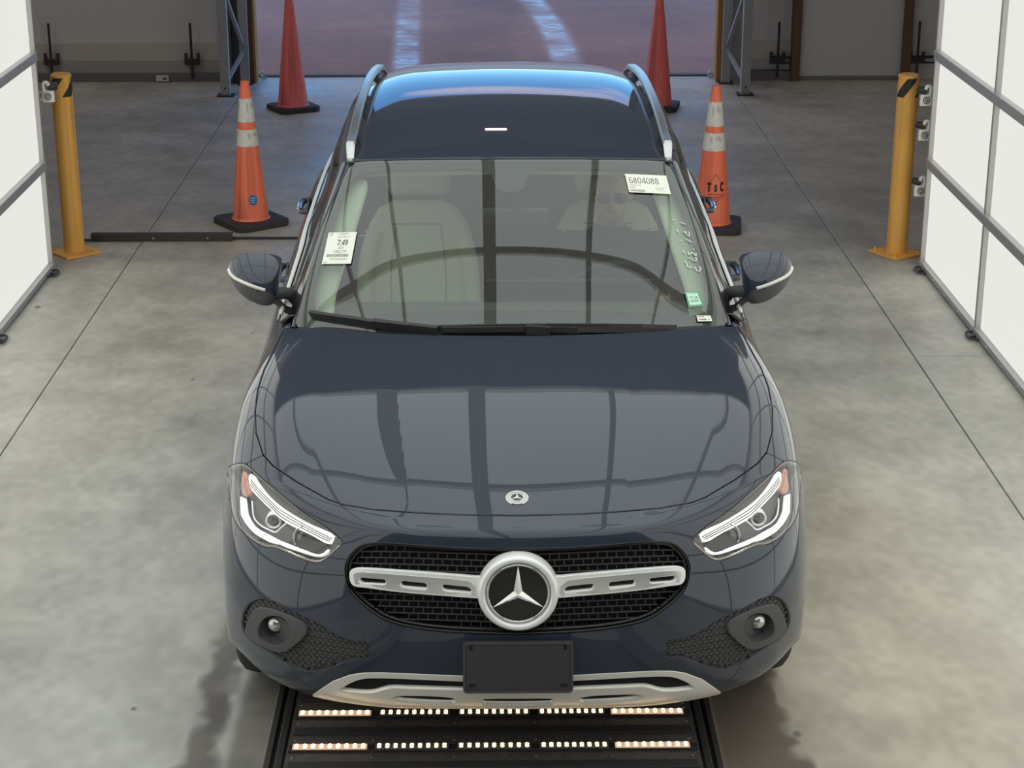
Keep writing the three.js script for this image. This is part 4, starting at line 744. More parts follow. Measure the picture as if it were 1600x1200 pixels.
// door mirrors
{
  const line = [[357, 422], [358.5, 413], [363, 406], [371, 399.5], [380, 396.5], [395, 395], [412, 395.5], [425, 397.5], [434, 400], [439.5, 404], [440, 411], [438.5, 428], [437, 442], [434, 456], [430, 462.5], [420, 464.5], [409, 463], [396, 459], [383, 453], [371, 444], [362, 433]];
  const c = curve(line, 3).map(([x, y]) => atZ(x, y, -1.68)), N = c.length, mid = atZ(404, 428, -1.68), K = 12;
  const pos = [], idx = [], idxB = [];
  for (let k = 0; k <= K; k++) { const t = k / K * Math.PI / 2, s = Math.pow(Math.cos(t), 0.55), d = Math.sin(t) * 0.125; for (const p of c) { const e = smooth(-0.80, -1.02, p[0]); pos.push(mid[0] + (p[0] - mid[0]) * s + d * 0.06, mid[1] + (p[1] - mid[1]) * s - d * 0.23, -1.68 + d * mix(1, 0.55, e * (1 - k / K))); } }
  const lowLine = (p) => { const q = sight(p); return q[1] - (432 + (q[0] - 360) * 0.44 - 1); };
  for (let k = 0; k < K; k++) for (let j = 0; j < N; j++) { const a = k * N + j, b = k * N + (j + 1) % N, q = [a, a + N, b, b, a + N, b + N]; const cx = [0, 1, 2].map((i) => (pos[a * 3 + i] + pos[b * 3 + i] + pos[(a + N) * 3 + i]) / 3); (lowLine(cx) > 0 ? idxB : idx).push(...q); }
  const mk = (ix) => { const g = new THREE.BufferGeometry(); g.setAttribute('position', new THREE.Float32BufferAttribute(pos, 3)); g.setIndex(ix); return g; };
  const whole = mk([...idx, ...idxB]); whole.computeVertexNormals();
  const cap = mk(idx), lower = mk(idxB); cap.setAttribute('normal', whole.attributes.normal); lower.setAttribute('normal', whole.attributes.normal);
  const flip = V(pos.slice(3 * (K / 2 * N), 3 * (K / 2 * N) + 3));
  const back = new THREE.ShapeGeometry(new THREE.Shape(c.map((p) => new THREE.Vector2(p[0], p[1])))).translate(0, 0, -1.681);
  const glassP = new THREE.ShapeGeometry(new THREE.Shape(c.map((p) => new THREE.Vector2(mid[0] + (p[0] - mid[0]) * 0.88, mid[1] + (p[1] - mid[1]) * 0.86)))).translate(0, 0, -1.684);
  const shell = whole.toNonIndexed();
  const surf = (x, y) => rayMesh(shell, x, y, 0.0015);
  const ind = tube([[358.4, 421], [360.5, 427], [367, 434], [378, 440], [392, 446], [405, 450.5], [414, 453]].map(([x, y]) => surf(x, y)).filter(Boolean), 0.0062, 40, 8);
  const a0 = atZ(447, 456, -1.66), arm = merge([tube([atZ(425, 458, -1.64), atZ(440, 458, -1.65), atZ(456, 459, -1.68)], 0.022, 20, 10).scale(1, 1, 1), tube([atZ(416, 466, -1.63), atZ(432, 471, -1.64), atZ(446, 484, -1.66)], 0.012, 20, 10)]);
  for (const f of [(g) => g, mirror]) {
    const t = kid('door_mirror', f(cap.toNonIndexed()), PAINT, car);
    obj('mirror_base', f(merge([lower.toNonIndexed(), arm])), M.greyPlastic, t);
    obj('mirror_back', f(back), M.black, t); obj('mirror_glass', f(glassP), M.chrome, t);
    obj('turn_signal', f(ind), phy({ color: lin(0.7, 0.68, 0.62), roughness: 0.12, clearcoat: 1 }), t);
  }
}
// wipers
{
  const W = (x, y, o, s = x < 811 ? -1 : 1) => CANOPY.hit(x, y, o, s).p;
  const strip = (pts, w, h, o) => { const g = []; for (let i = 0; i + 1 < pts.length; i++) g.push(beam(W(...pts[i], o), W(...pts[i + 1], o), w, h)); return merge(g); };
  const w1 = kid('wiper', strip([[486, 491.5], [520, 497], [555, 502], [590, 508]], 0.022, 0.012, 0.008), M.black, car);
  obj('wiper_arm', merge([strip([[586, 509.5], [610, 513], [640, 517], [684, 522]], 0.030, 0.016, 0.016)]), M.black, w1);
  const w2 = kid('wiper', strip([[684, 516], [740, 514.5], [800, 513.5], [870, 513], [950, 513.2], [1000, 513.5], [1055, 515]], 0.02, 0.012, 0.008), M.black, car);
  obj('wiper_arm', merge([strip([[690, 519], [760, 518.5], [826, 518], [900, 519], [1040, 520]], 0.018, 0.012, 0.012), strip([[822, 520], [860, 522]], 0.03, 0.016, 0.014)]), M.black, w2);
}
// papers and marks on the windscreen
function canvasTex(w, h, draw) { const c = document.createElement('canvas'); c.width = w; c.height = h; draw(c.getContext('2d'), w, h); const t = new THREE.CanvasTexture(c); t.colorSpace = THREE.SRGBColorSpace; t.magFilter = THREE.LinearFilter; return t; }
function paper(name, quad, draw, w, h, side, label, off = 0.002) {   // quad: top left, top right, bottom right, bottom left
  const pos = [], uv = [], idx = [], n = 8;
  for (let j = 0; j <= n; j++) for (let i = 0; i <= n; i++) { const a = i / n, b = j / n, q = [0, 1].map((k) => mix(mix(quad[0][k], quad[1][k], a), mix(quad[3][k], quad[2][k], a), b)); pos.push(...CANOPY.hit(q[0], q[1], off, side).p); uv.push(a, 1 - b); }
  for (let j = 0; j < n; j++) for (let i = 0; i < n; i++) { const a = j * (n + 1) + i, b = a + n + 1; idx.push(a, b, a + 1, b, b + 1, a + 1); }
  const g = new THREE.BufferGeometry(); g.setAttribute('position', new THREE.Float32BufferAttribute(pos, 3)); g.setAttribute('uv', new THREE.Float32BufferAttribute(uv, 2)); g.setIndex(idx); g.computeVertexNormals();
  const m = kid(name, g, std({ map: canvasTex(w, h, draw), roughness: 0.7 }), windshield); m.userData.label = label; return m;
}
const scrib = (g, x, y, w, h, n, color) => { g.fillStyle = color; for (let i = 0; i < n; i++) { const a = x + i * w / n; g.fillRect(a, y, w / n * (0.45 + 0.4 * rnd()), h); } };
paper('sale_sheet', [[514, 364], [558, 363], [548.5, 412.5], [503, 413]], (g, w, h) => {
  g.fillStyle = '#eceee2'; g.fillRect(0, 0, w, h); g.fillStyle = '#333330'; g.textAlign = 'center';
  g.fillStyle = '#8a8a80'; g.fillRect(30, 14, 60, 8); g.fillRect(30, 30, 56, 8); g.fillRect(30, 46, 50, 8); g.fillRect(170, 18, 210, 7); g.fillRect(210, 32, 130, 6);
  g.fillStyle = '#4a4a48'; g.font = '40px sans-serif'; g.fillText('Sale 2025-11', w * 0.58, 86); g.fillStyle = '#2c2a28'; g.font = 'bold 126px sans-serif'; g.save(); g.translate(w * 0.57, 208); g.scale(0.8, 1); g.fillText('7:49', 0, 0); g.restore();
  g.fillStyle = '#444442'; g.font = '52px sans-serif'; g.fillText('2021', w * 0.55, 266); g.font = '64px sans-serif'; g.fillText('X38,279', w * 0.54, 330);
  scrib(g, 50, 346, 390, 44, 60, '#777770'); g.fillStyle = '#a0a098'; g.fillRect(120, 408, 300, 9); g.fillRect(120, 432, 300, 7); g.fillStyle = '#55554f'; g.font = 'bold 28px sans-serif'; g.fillText('DLR', 50, 488);
}, 512, 500, -1, 'white paper sheet reading 7:49 with 2021 and X38,279');
paper('number_sheet', [[976, 272.2], [1040.5, 275], [1048, 303.8], [983, 300.8]], (g, w, h) => {
  g.fillStyle = '#f0f0e4'; g.fillRect(0, 0, w, h); g.fillStyle = '#3c3a36'; g.font = '146px sans-serif'; g.textAlign = 'left'; g.save(); g.translate(36, 150); g.scale(0.83, 0.9); g.fillText('6804088', 0, 0); g.restore();
  scrib(g, 30, 174, 180, 9, 22, '#6a6a64'); g.fillStyle = '#55534e'; g.font = '46px sans-serif'; g.fillText('DLR', 30, 232); scrib(g, 22, 250, 230, 36, 26, '#8e8e86'); g.fillStyle = '#b0b0a8'; g.fillRect(420, 200, 170, 5); g.fillRect(420, 214, 140, 5); g.fillStyle = '#77766e'; g.fillRect(420, 236, 130, 5); g.fillStyle = '#b0b0a8'; g.fillRect(440, 262, 120, 5);
}, 640, 300, 1, 'white paper tag reading 6804088');
paper('inspection_sticker', [[1069, 456.5], [1091, 456.5], [1100, 478.5], [1076, 480.5]], (g, w, h) => {
  g.fillStyle = '#6f9c86'; g.fillRect(0, 0, w, h); g.fillStyle = '#c4ecd2'; g.fillRect(30, 18, w - 60, h - 50); g.fillStyle = '#35584a'; g.font = 'bold 62px sans-serif'; g.textAlign = 'center'; g.fillText('11·26', w / 2 + 4, 122); g.fillRect(60, 138, 150, 5); scrib(g, 60, 150, 140, 26, 16, '#4e8068'); scrib(g, 50, 30, 150, 10, 20, '#7cb096');
}, 256, 256, 1, 'small green sticker reading 11 26');
paper('barcode_sticker', [[1088, 493.2], [1110, 493.6], [1112.5, 502.3], [1090, 502.8]], (g, w, h) => { g.fillStyle = '#f0ece0'; g.fillRect(0, 0, w, h); scrib(g, 20, 10, 110, 20, 20, '#6c6a66'); scrib(g, 30, 60, 130, 30, 28, '#4c4a48'); scrib(g, 180, 66, 50, 14, 8, '#8c8a86'); }, 256, 110, 1, 'small white label in the lower corner');
{
  // figures written with white paint marker, running down the glass: 501.71
  const px = (pts) => tube(pts.map(([x, y]) => CANOPY.hit(1040 + x / 6.663, 330 + y / 6.667, 0.0015, 1).p), 0.0022, 20, 5);
  const s = [[[197, 520], [215, 545], [228, 580], [252, 590], [268, 578]], [[290, 600], [300, 588], [312, 604], [326, 622], [350, 626], [362, 606], [352, 582]], [[238, 490], [262, 495], [290, 515], [312, 520], [318, 500], [310, 485]], [[238, 430], [240, 455], [262, 450], [272, 432], [292, 440], [306, 465], [318, 462], [314, 438]], [[288, 395], [291, 408]], [[205, 296], [240, 310], [272, 328]], [[185, 212], [212, 238], [240, 262], [246, 240], [232, 212]], [[205, 214], [218, 232]], [[155, 120], [185, 132], [210, 140]], [[118, 195], [124, 214], [142, 226]], [[152, 308], [164, 316]], [[180, 410], [190, 430], [206, 440]], [[64, 88], [84, 94], [100, 98]], [[86, 122], [100, 126]], [[172, 348], [178, 352]]];
  const m = obj('marker_writing', merge(s.map(px)), std({ color: lin(0.75, 0.77, 0.72), roughness: 0.7 }), windshield); m.userData.label = 'white hand-written figures running down the glass';
}
// ------------------------------------------------------------------ cabin
{
  const beige = std({ color: lin(0.56, 0.54, 0.43), roughness: 0.75 }), dark = std({ color: lin(0.075, 0.076, 0.075), roughness: 0.7 }), liner = std({ color: lin(0.50, 0.49, 0.42), roughness: 0.9 });
  obj('headliner', both(cut(CANOPY, (x, y, p, u, v) => max(v - 3.9, 3.9 - u, u - 11.2), { off: -0.05, hem: 0.02 })), liner, car);
  const pin = sdf([[535, 262], [566, 266], [566, 276], [539, 363], [514, 440], [508, 480], [503, 492], [470, 492], [466, 464], [470, 435], [490, 361], [515, 297]]);
  const inner = cut(CANOPY, (x, y) => pin(x, y), { off: -0.045, hem: 0.02, bevel: 0.006 });
  const trimIn = cut(SIDE, (x, y, p) => max((p[2] + 1.5) * 20, (-3.4 - p[2]) * 20, (0.45 - p[1]) * 20), { off: -0.07, hem: 0 });
  for (const f of [(g) => g, mirror]) { kid('pillar_trim', f(inner), liner, car); kid('door_trim', f(trimIn), std({ color: lin(0.16, 0.155, 0.13), roughness: 0.8 }), car); }
  const dashS = new THREE.Shape(); dashS.moveTo(-1.22, 0.55); dashS.lineTo(-1.22, 1.0); dashS.quadraticCurveTo(-1.5, 1.015, -1.72, 0.995); dashS.quadraticCurveTo(-1.84, 0.985, -1.86, 0.95); dashS.lineTo(-1.80, 0.80); dashS.lineTo(-1.78, 0.55); dashS.lineTo(-1.22, 0.55);
  const dash = obj('dashboard', new THREE.ExtrudeGeometry(dashS, { depth: 1.36, bevelEnabled: true, bevelSize: 0.01, bevelThickness: 0.02, bevelSegments: 2, curveSegments: 10 }).rotateY(-Math.PI / 2).translate(0.68, 0, 0), dark, car);
  obj('screen_panel', rbox(0.62, 0.12, 0.02, 0.008, 0.22, 1.02, -1.80).rotateX(0), M.blackGloss, dash);
  const wc = new THREE.Vector3(0.40, 0.93, -2.02), tilt = new THREE.Matrix4().makeRotationX(0.45).setPosition(wc);
  const wheel = obj('steering_wheel', new THREE.TorusGeometry(0.182, 0.016, 12, 56).applyMatrix4(tilt), M.black, car);
  obj('wheel_hub', merge([cyl(0.07, 0.08, 0.05, 24).rotateX(Math.PI / 2), beam([-0.17, 0.01, 0], [0.17, 0.01, 0], 0.03, 0.02), beam([0, 0, 0], [0, -0.17, 0], 0.03, 0.02)]).applyMatrix4(tilt), M.black, wheel);
  obj('steering_column', bar([0.40, 0.92, -2.0], [0.40, 0.82, -1.70], 0.04), dark, wheel);
  const seat = (x, m, name) => {
    const g = [], P = new THREE.Matrix4().makeRotationX(-0.34).setPosition(x, 0.54, -2.43);
    const sh = new THREE.Shape([[-0.235, 0.0], [0.235, 0.0], [0.245, 0.20], [0.235, 0.40], [0.20, 0.56], [0.16, 0.63], [0.10, 0.66], [-0.10, 0.66], [-0.16, 0.63], [-0.20, 0.56], [-0.235, 0.40], [-0.245, 0.20]].map(([a, c]) => new THREE.Vector2(a, c)));
    const bolster = (q) => tube([[q * 0.20, 0.03, 0.055], [q * 0.215, 0.22, 0.062], [q * 0.205, 0.40, 0.058], [q * 0.175, 0.53, 0.045]], 0.036, 24, 10);
    const back = merge([new THREE.ExtrudeGeometry(sh, { depth: 0.05, bevelEnabled: true, bevelThickness: 0.03, bevelSize: 0.028, bevelOffset: -0.028, bevelSegments: 5 }).translate(0, 0, -0.025), bolster(1), bolster(-1)]).applyMatrix4(P);
    const t = kid('seat', back, m, car);
    obj('headrest', rbox(0.26, 0.17, 0.10, 0.045, 0, 0.765, 0.01, 5).applyMatrix4(P), m, t);
    obj('headrest_posts', merge([bar([-0.06, 0.64, 0], [-0.06, 0.74, 0], 0.007), bar([0.06, 0.64, 0], [0.06, 0.74, 0], 0.007)]).applyMatrix4(P), M.black, t);
    obj('seat_seams', merge([tube([[-0.10, 0.05, 0.0575], [-0.11, 0.35, 0.0575], [-0.09, 0.55, 0.0575]], 0.003, 16, 5), tube([[0.10, 0.05, 0.0575], [0.11, 0.35, 0.0575], [0.09, 0.55, 0.0575]], 0.003, 16, 5), tube([[-0.10, 0.56, 0.0575], [0.10, 0.56, 0.0575]], 0.003, 12, 5)]).applyMatrix4(P), std({ color: lin(0.3, 0.28, 0.21), roughness: 0.8 }), t);
    obj('cushion', rbox(0.50, 0.14, 0.52, 0.05, x, 0.52, -2.12, 5), m, t);
  };
  seat(-0.36, beige); seat(0.40, beige);
  const rear = kid('rear_seat', merge([rbox(1.24, 0.62, 0.14, 0.06, 0, 0.80, -3.32, 5), rbox(1.24, 0.16, 0.5, 0.06, 0, 0.50, -3.08, 5)]), std({ color: lin(0.30, 0.285, 0.23), roughness: 0.8 }), car);
  for (const x of [-0.38, 0.38]) kid('headrest', rbox(0.26, 0.16, 0.09, 0.04, x, 1.20, -3.34, 5), std({ color: lin(0.30, 0.285, 0.23), roughness: 0.8 }), rear);
  obj('cabin_floor', box(1.5, 0.05, 2.3, 0, 0.38, -2.5), M.voidBlack, car);
  obj('firewall', box(1.5, 0.6, 0.04, 0, 0.7, -1.2), M.voidBlack, car);
  const mp = CANOPY.hit(795, 303, -0.10);
  const rv = obj('rear_view_mirror', rbox(0.24, 0.065, 0.03, 0.014, 0.02, mp.p[1] - 0.01, mp.p[2] - 0.03), M.black, car);
  obj('mirror_stem', bar([0.02, mp.p[1] + 0.09, mp.p[2] + 0.0], [0.02, mp.p[1], mp.p[2] - 0.02], 0.012), M.black, rv);
}
// ------------------------------------------------------------------ the driver
function sdfMesh(fn, c, half, res) {
  const mc = new MarchingCubes(res, M.black, false, false, 400000), h = res / 2;
  for (let k = 0, o = 0; k < res; k++) for (let j = 0; j < res; j++) for (let i = 0; i < res; i++, o++) mc.field[o] = -fn(c[0] + (i - h) / h * half, c[1] + (j - h) / h * half, c[2] + (k - h) / h * half);
  mc.isolation = 0; mc.update();
  const n = mc.count, p = Float32Array.from(mc.positionArray.subarray(0, n * 3)), q = Float32Array.from(mc.normalArray.subarray(0, n * 3));
  for (let i = 0; i < n * 3; i++) p[i] = p[i] * half + c[i % 3];
  const g = new THREE.BufferGeometry(); g.setAttribute('position', new THREE.BufferAttribute(p, 3)); g.setAttribute('normal', new THREE.BufferAttribute(q, 3)); return g;
}
const smin = (a, b, k) => { const h = clamp(0.5 + 0.5 * (b - a) / k); return mix(b, a, h) - k * h * (1 - h); };
const capsule = (a, b, ra, rb) => { const d = [b[0] - a[0], b[1] - a[1], b[2] - a[2]], L = dot(d, d); return (x, y, z) => { const q = [x - a[0], y - a[1], z - a[2]], t = clamp(dot(q, d) / L), e = [q[0] - d[0] * t, q[1] - d[1] * t, q[2] - d[2] * t]; return Math.hypot(...e) - mix(ra, rb, t); }; };
const blob = (c, r) => (x, y, z) => { const q = [(x - c[0]) / r[0], (y - c[1]) / r[1], (z - c[2]) / r[2]], l = Math.hypot(...q); return (l - 1) * Math.min(...r); };
const joinAll = (list, k) => (x, y, z) => { let d = 1e9; for (const f of list) d = d > 1e8 ? f(x, y, z) : smin(d, f(x, y, z), k); return d; };
{
  const hx = 0.408, hy = 1.207, hz = -2.545;   // middle of the head
  const L = { sh: [0.205, 0.99, -2.55], el: [0.155, 0.76, -2.33], wr: [0.243, 0.915, -2.11] }, Rr = { sh: [0.60, 0.99, -2.55], el: [0.635, 0.76, -2.33], wr: [0.563, 0.915, -2.11] };
  const person = thing('person', 'driver in dark shirt and sunglasses sitting behind the steering wheel', 'person', [0, 0, 0]);
  const head = joinAll([blob([hx, hy + 0.022, hz - 0.006], [0.077, 0.098, 0.096]), blob([hx, hy - 0.045, hz + 0.022], [0.058, 0.066, 0.068]), blob([hx, hy - 0.088, hz + 0.052], [0.026, 0.018, 0.022]),
    capsule([hx, hy + 0.012, hz + 0.083], [hx, hy - 0.030, hz + 0.103], 0.009, 0.0135), capsule([hx - 0.012, hy - 0.033, hz + 0.09], [hx + 0.012, hy - 0.033, hz + 0.09], 0.008, 0.008),
    capsule([hx - 0.022, hy - 0.060, hz + 0.080], [hx + 0.022, hy - 0.060, hz + 0.080], 0.0055, 0.0055), capsule([hx - 0.02, hy - 0.069, hz + 0.079], [hx + 0.02, hy - 0.069, hz + 0.079], 0.0058, 0.0058),
    capsule([hx - 0.045, hy + 0.03, hz + 0.074], [hx - 0.015, hy + 0.032, hz + 0.085], 0.007, 0.007), capsule([hx + 0.045, hy + 0.03, hz + 0.074], [hx + 0.015, hy + 0.032, hz + 0.085], 0.007, 0.007),
    blob([hx - 0.08, hy - 0.002, hz - 0.012], [0.010, 0.030, 0.018]), blob([hx + 0.08, hy - 0.002, hz - 0.012], [0.010, 0.030, 0.018]), capsule([hx, hy - 0.07, hz - 0.01], [hx, hy - 0.20, hz - 0.03], 0.052, 0.058)], 0.014);
  const hand = (w, s) => {   // palm and five fingers closed over the rim of the wheel
    const c = [w[0] + s * 0.0, w[1] + 0.025, w[2] + 0.075], list = [capsule(w, [c[0], c[1], c[2] - 0.02], 0.024, 0.030), blob([c[0], c[1] + 0.004, c[2] - 0.005], [0.040, 0.017, 0.042])];
    for (let f = 0; f < 4; f++) { const x = c[0] + (f - 1.5) * 0.0195, l = [0.9, 1, 0.96, 0.8][f]; list.push(capsule([x, c[1] + 0.008, c[2] + 0.028], [x, c[1] + 0.012, c[2] + 0.028 + 0.034 * l], 0.009, 0.0085), capsule([x, c[1] + 0.012, c[2] + 0.028 + 0.034 * l], [x, c[1] - 0.016, c[2] + 0.04 + 0.03 * l], 0.0085, 0.008), capsule([x, c[1] - 0.016, c[2] + 0.04 + 0.03 * l], [x, c[1] - 0.03, c[2] + 0.022 + 0.02 * l], 0.008, 0.007)); }
    list.push(capsule([c[0] - s * 0.03, c[1], c[2] - 0.01], [c[0] - s * 0.052, c[1] - 0.006, c[2] + 0.02], 0.011, 0.0095), capsule([c[0] - s * 0.052, c[1] - 0.006, c[2] + 0.02], [c[0] - s * 0.046, c[1] - 0.02, c[2] + 0.042], 0.0095, 0.008));
    return [joinAll(list, 0.006), c];
  };
  const [h1, c1] = hand(L.wr, -1), [h2, c2] = hand(Rr.wr, 1);
  const torso = joinAll([blob([0.40, 0.62, -2.44], [0.17, 0.17, 0.13]), blob([0.40, 0.85, -2.51], [0.20, 0.20, 0.13]), capsule(L.sh, Rr.sh, 0.068, 0.068), capsule(L.sh, L.el, 0.062, 0.05), capsule(L.el, L.wr, 0.048, 0.031), capsule(Rr.sh, Rr.el, 0.062, 0.05), capsule(Rr.el, Rr.wr, 0.048, 0.031), capsule([0.40, 0.98, -2.57], [0.405, 1.05, -2.57], 0.075, 0.062)], 0.05);
  const legs = joinAll([capsule([0.31, 0.62, -2.36], [0.27, 0.68, -1.98], 0.085, 0.062), capsule([0.49, 0.62, -2.36], [0.53, 0.68, -1.98], 0.085, 0.062), capsule([0.27, 0.68, -1.98], [0.27, 0.47, -1.86], 0.058, 0.05), capsule([0.53, 0.68, -1.98], [0.53, 0.47, -1.86], 0.058, 0.05)], 0.04);
  const skin = std({ color: lin(0.45, 0.26, 0.18), roughness: 0.55 });
  obj('body', merge([sdfMesh(head, [hx, hy - 0.04, hz], 0.17, 104), sdfMesh(h1, c1, 0.10, 62), sdfMesh(h2, c2, 0.10, 62)]), skin, person);
  obj('shirt', sdfMesh(torso, [0.40, 0.80, -2.40], 0.42, 72), std({ color: lin(0.035, 0.036, 0.042), roughness: 0.85 }), person);
  obj('trousers', sdfMesh(legs, [0.40, 0.6, -2.1], 0.40, 64), std({ color: lin(0.03, 0.035, 0.05), roughness: 0.85 }), person);
  const hairF = joinAll([blob([hx, hy + 0.036, hz - 0.016], [0.083, 0.096, 0.098])], 0.01), faceCut = (x, y, z) => Math.max(hairF(x, y, z), (hy + 0.085 - y) * 0.5 + (z - hz - 0.045) * 0.6, hy - 0.03 - y);
  obj('hair', sdfMesh(faceCut, [hx, hy + 0.03, hz - 0.01], 0.13, 60), std({ color: lin(0.16, 0.15, 0.14), roughness: 0.9 }), person);
  const lens = []; for (const s of [-1, 1]) lens.push(new THREE.SphereGeometry(1, 24, 12).scale(0.0275, 0.0225, 0.007).rotateY(s * 0.22).translate(hx + s * 0.033, hy + 0.011, hz + 0.094));
  const gl = obj('sunglasses', merge(lens), std({ color: lin(0.01, 0.01, 0.01), roughness: 0.08 }), person);
  obj('glasses_frame', merge([...[-1, 1].map((s) => tube([[hx + s * 0.061, hy + 0.020, hz + 0.082], [hx + s * 0.074, hy + 0.018, hz + 0.06], [hx + s * 0.081, hy + 0.014, hz - 0.01]], 0.002, 16, 6)), tube([[hx - 0.058, hy + 0.029, hz + 0.088], [hx - 0.03, hy + 0.034, hz + 0.099], [hx, hy + 0.026, hz + 0.103], [hx + 0.03, hy + 0.034, hz + 0.099], [hx + 0.058, hy + 0.029, hz + 0.088]], 0.0018, 24, 6)]), M.chrome, gl);
}
// ------------------------------------------------------------------ light platform in the floor under the car's nose
{
  const t = thing('light_platform', 'low black steel platform with rows of glowing warm LEDs under the bumper', 'light platform', [-0.07, 0, 0]);
  const x0 = -0.69, x1 = 0.69, z0 = -1.7, z1 = 1.1, deck = dataTex(512, 512, (x, y) => { const v = 96 + noise2f(x, y); return [v, v * 0.96, v * 0.95]; }, true, true);
  const deckM = std({ map: deck, roughness: 0.4, metalness: 0.1 });
  const zs = [-0.505, -0.30, -0.095, -0.71, -0.915], cuts = [-1.7, -0.80, -0.615, -0.405, -0.20, 0.02, 1.1];
  for (let i = 0; i + 1 < cuts.length; i++) kid('deck_plate', rbox(1.26, 0.02, cuts[i + 1] - cuts[i] - 0.004, 0.002, 0, 0.014, (cuts[i] + cuts[i + 1]) / 2, 2), deckM, t);
  for (const s of [-1, 1]) { kid('edge_rail', rbox(0.022, 0.03, 2.8, 0.003, s * 0.648, 0.015, -0.3, 2), M.darkSteel, t); kid('edge_channel', box(0.012, 0.012, 2.8, s * 0.667, 0.006, -0.3), M.voidBlack, t); kid('edge_angle', rbox(0.02, 0.022, 2.8, 0.003, s * 0.684, 0.011, -0.3, 2), std({ color: lin(0.06, 0.05, 0.048), roughness: 0.6, metalness: 0.3 }), t); }
  for (const z of [-0.405, -0.20, -0.615]) kid('rubber_strip', rbox(1.24, 0.014, 0.042, 0.004, 0.0, 0.026, z, 2), M.rubber, t);
  const segs = [[-0.612, -0.385], [-0.36, -0.137], [-0.11, 0.115], [0.142, 0.352], [0.372, 0.600]];
  const led = std({ color: lin(0.3, 0.28, 0.24), emissive: lin(1, 0.74, 0.38), emissiveIntensity: 3.0 }), glow = std({ color: lin(0.4, 0.36, 0.3), roughness: 0.5, emissive: lin(1, 0.62, 0.36), emissiveIntensity: 0.55 }), clear = std({ color: lin(0.15, 0.145, 0.14), roughness: 0.25 });
  const dotsG = merge([cyl(0.0062, 0.0062, 0.004, 12, 0, 0, -0.0065), cyl(0.0062, 0.0062, 0.004, 12, 0, 0, 0.0065)]);
  const many = [];
  zs.forEach((z, r) => {
    const b = kid('light_bar', rbox(1.25, 0.012, 0.036, 0.003, 0, 0.028, z, 2), M.darkSteel, t);
    segs.forEach(([a, c], k) => {
      const outer = k === 0 || k === 4;
      kid('diffuser_strip', rbox(c - a, 0.006, 0.030, 0.002, (a + c) / 2, 0.0345, z, 2), outer ? glow : clear, b);
      for (let i = 0; i < 9; i++) { const x = mix(a + 0.012, c - 0.012, i / 8); if (r < 2) kid('led_pair', dotsG.clone().translate(x, 0.0372, z), led, b); else many.push(dotsG.clone().translate(x, 0.0372, z)); }
    });
    const l = new THREE.RectAreaLight(0xffd9a8, 2.4, 1.2, 0.02); l.name = 'led_bar_light'; l.position.set(0, 0.042, z); t.add(l); t.updateMatrixWorld(true); l.lookAt(-0.07, 3, z + 0.0001);
  });
  const m = obj('far_leds', merge(many), led, t); m.userData.kind = 'stuff';
  const bolt = new THREE.SphereGeometry(0.005, 10, 6).scale(1, 0.5, 1);
  for (const z of [-0.575, -0.545, -0.46, -0.355, -0.255]) for (const x of [-0.61, -0.37, -0.12, 0.13, 0.36, 0.605]) kid('bolt', bolt.clone().translate(x, 0.0245, z), M.steel, t);
}
function noise2f(x, y) { return (n3(x * 3, y) - 0.5) * 26 + (n4(x * 2.2, y * 2) - 0.5) * 18; }
// ------------------------------------------------------------------ traffic cones
function cone(name, label, [x, z], turn, m, H, rb, rt, { collars, group, baseW = 0.36 } = {}) {
  const t = thing(name, label, 'traffic cone', [x, 0, z], turn, group ?? 'traffic cones behind the car');
  const s = new THREE.Shape(), w = baseW / 2, c = 0.035; s.moveTo(-w + c, -w); s.lineTo(w - c, -w); s.lineTo(w, -w + c); s.lineTo(w, w - c); s.lineTo(w - c, w); s.lineTo(-w + c, w); s.lineTo(-w, w - c); s.lineTo(-w, -w + c); s.lineTo(-w + c, -w);
  obj('rubber_base', new THREE.ExtrudeGeometry(s, { depth: 0.03, bevelEnabled: true, bevelSize: 0.006, bevelThickness: 0.006, bevelSegments: 2 }).rotateX(-Math.PI / 2).translate(0, 0.006, 0), std({ color: lin(0.04, 0.037, 0.038), roughness: 0.75 }), t);
  const at = (y) => mix(rb, rt, (y - 0.045) / (H - 0.045));
  obj('cone_body', new THREE.LatheGeometry([[rb + 0.012, 0.040], [rb + 0.004, 0.046], [rb, 0.06], [at(H * 0.5), H * 0.5], [rt + 0.004, H - 0.045], [rt + 0.004, H - 0.035], [rt, H - 0.03], [rt - 0.001, H - 0.004], [rt - 0.005, H], [rt - 0.012, H], [rt - 0.013, H - 0.06]].map(([r, y]) => new THREE.Vector2(r, y)), 48), m, t);
  for (const [a, b] of collars ?? []) kid('reflective_collar', new THREE.LatheGeometry([[at(a) - 0.001, a], [at(a) + 0.0025, a + 0.001], [at(b) + 0.0025, b - 0.001], [at(b) - 0.001, b]].map(([r, y]) => new THREE.Vector2(r, y)), 48), collarM, t);
  t.userData.at = undefined; delete t.userData.at;
  return [t, at];
}
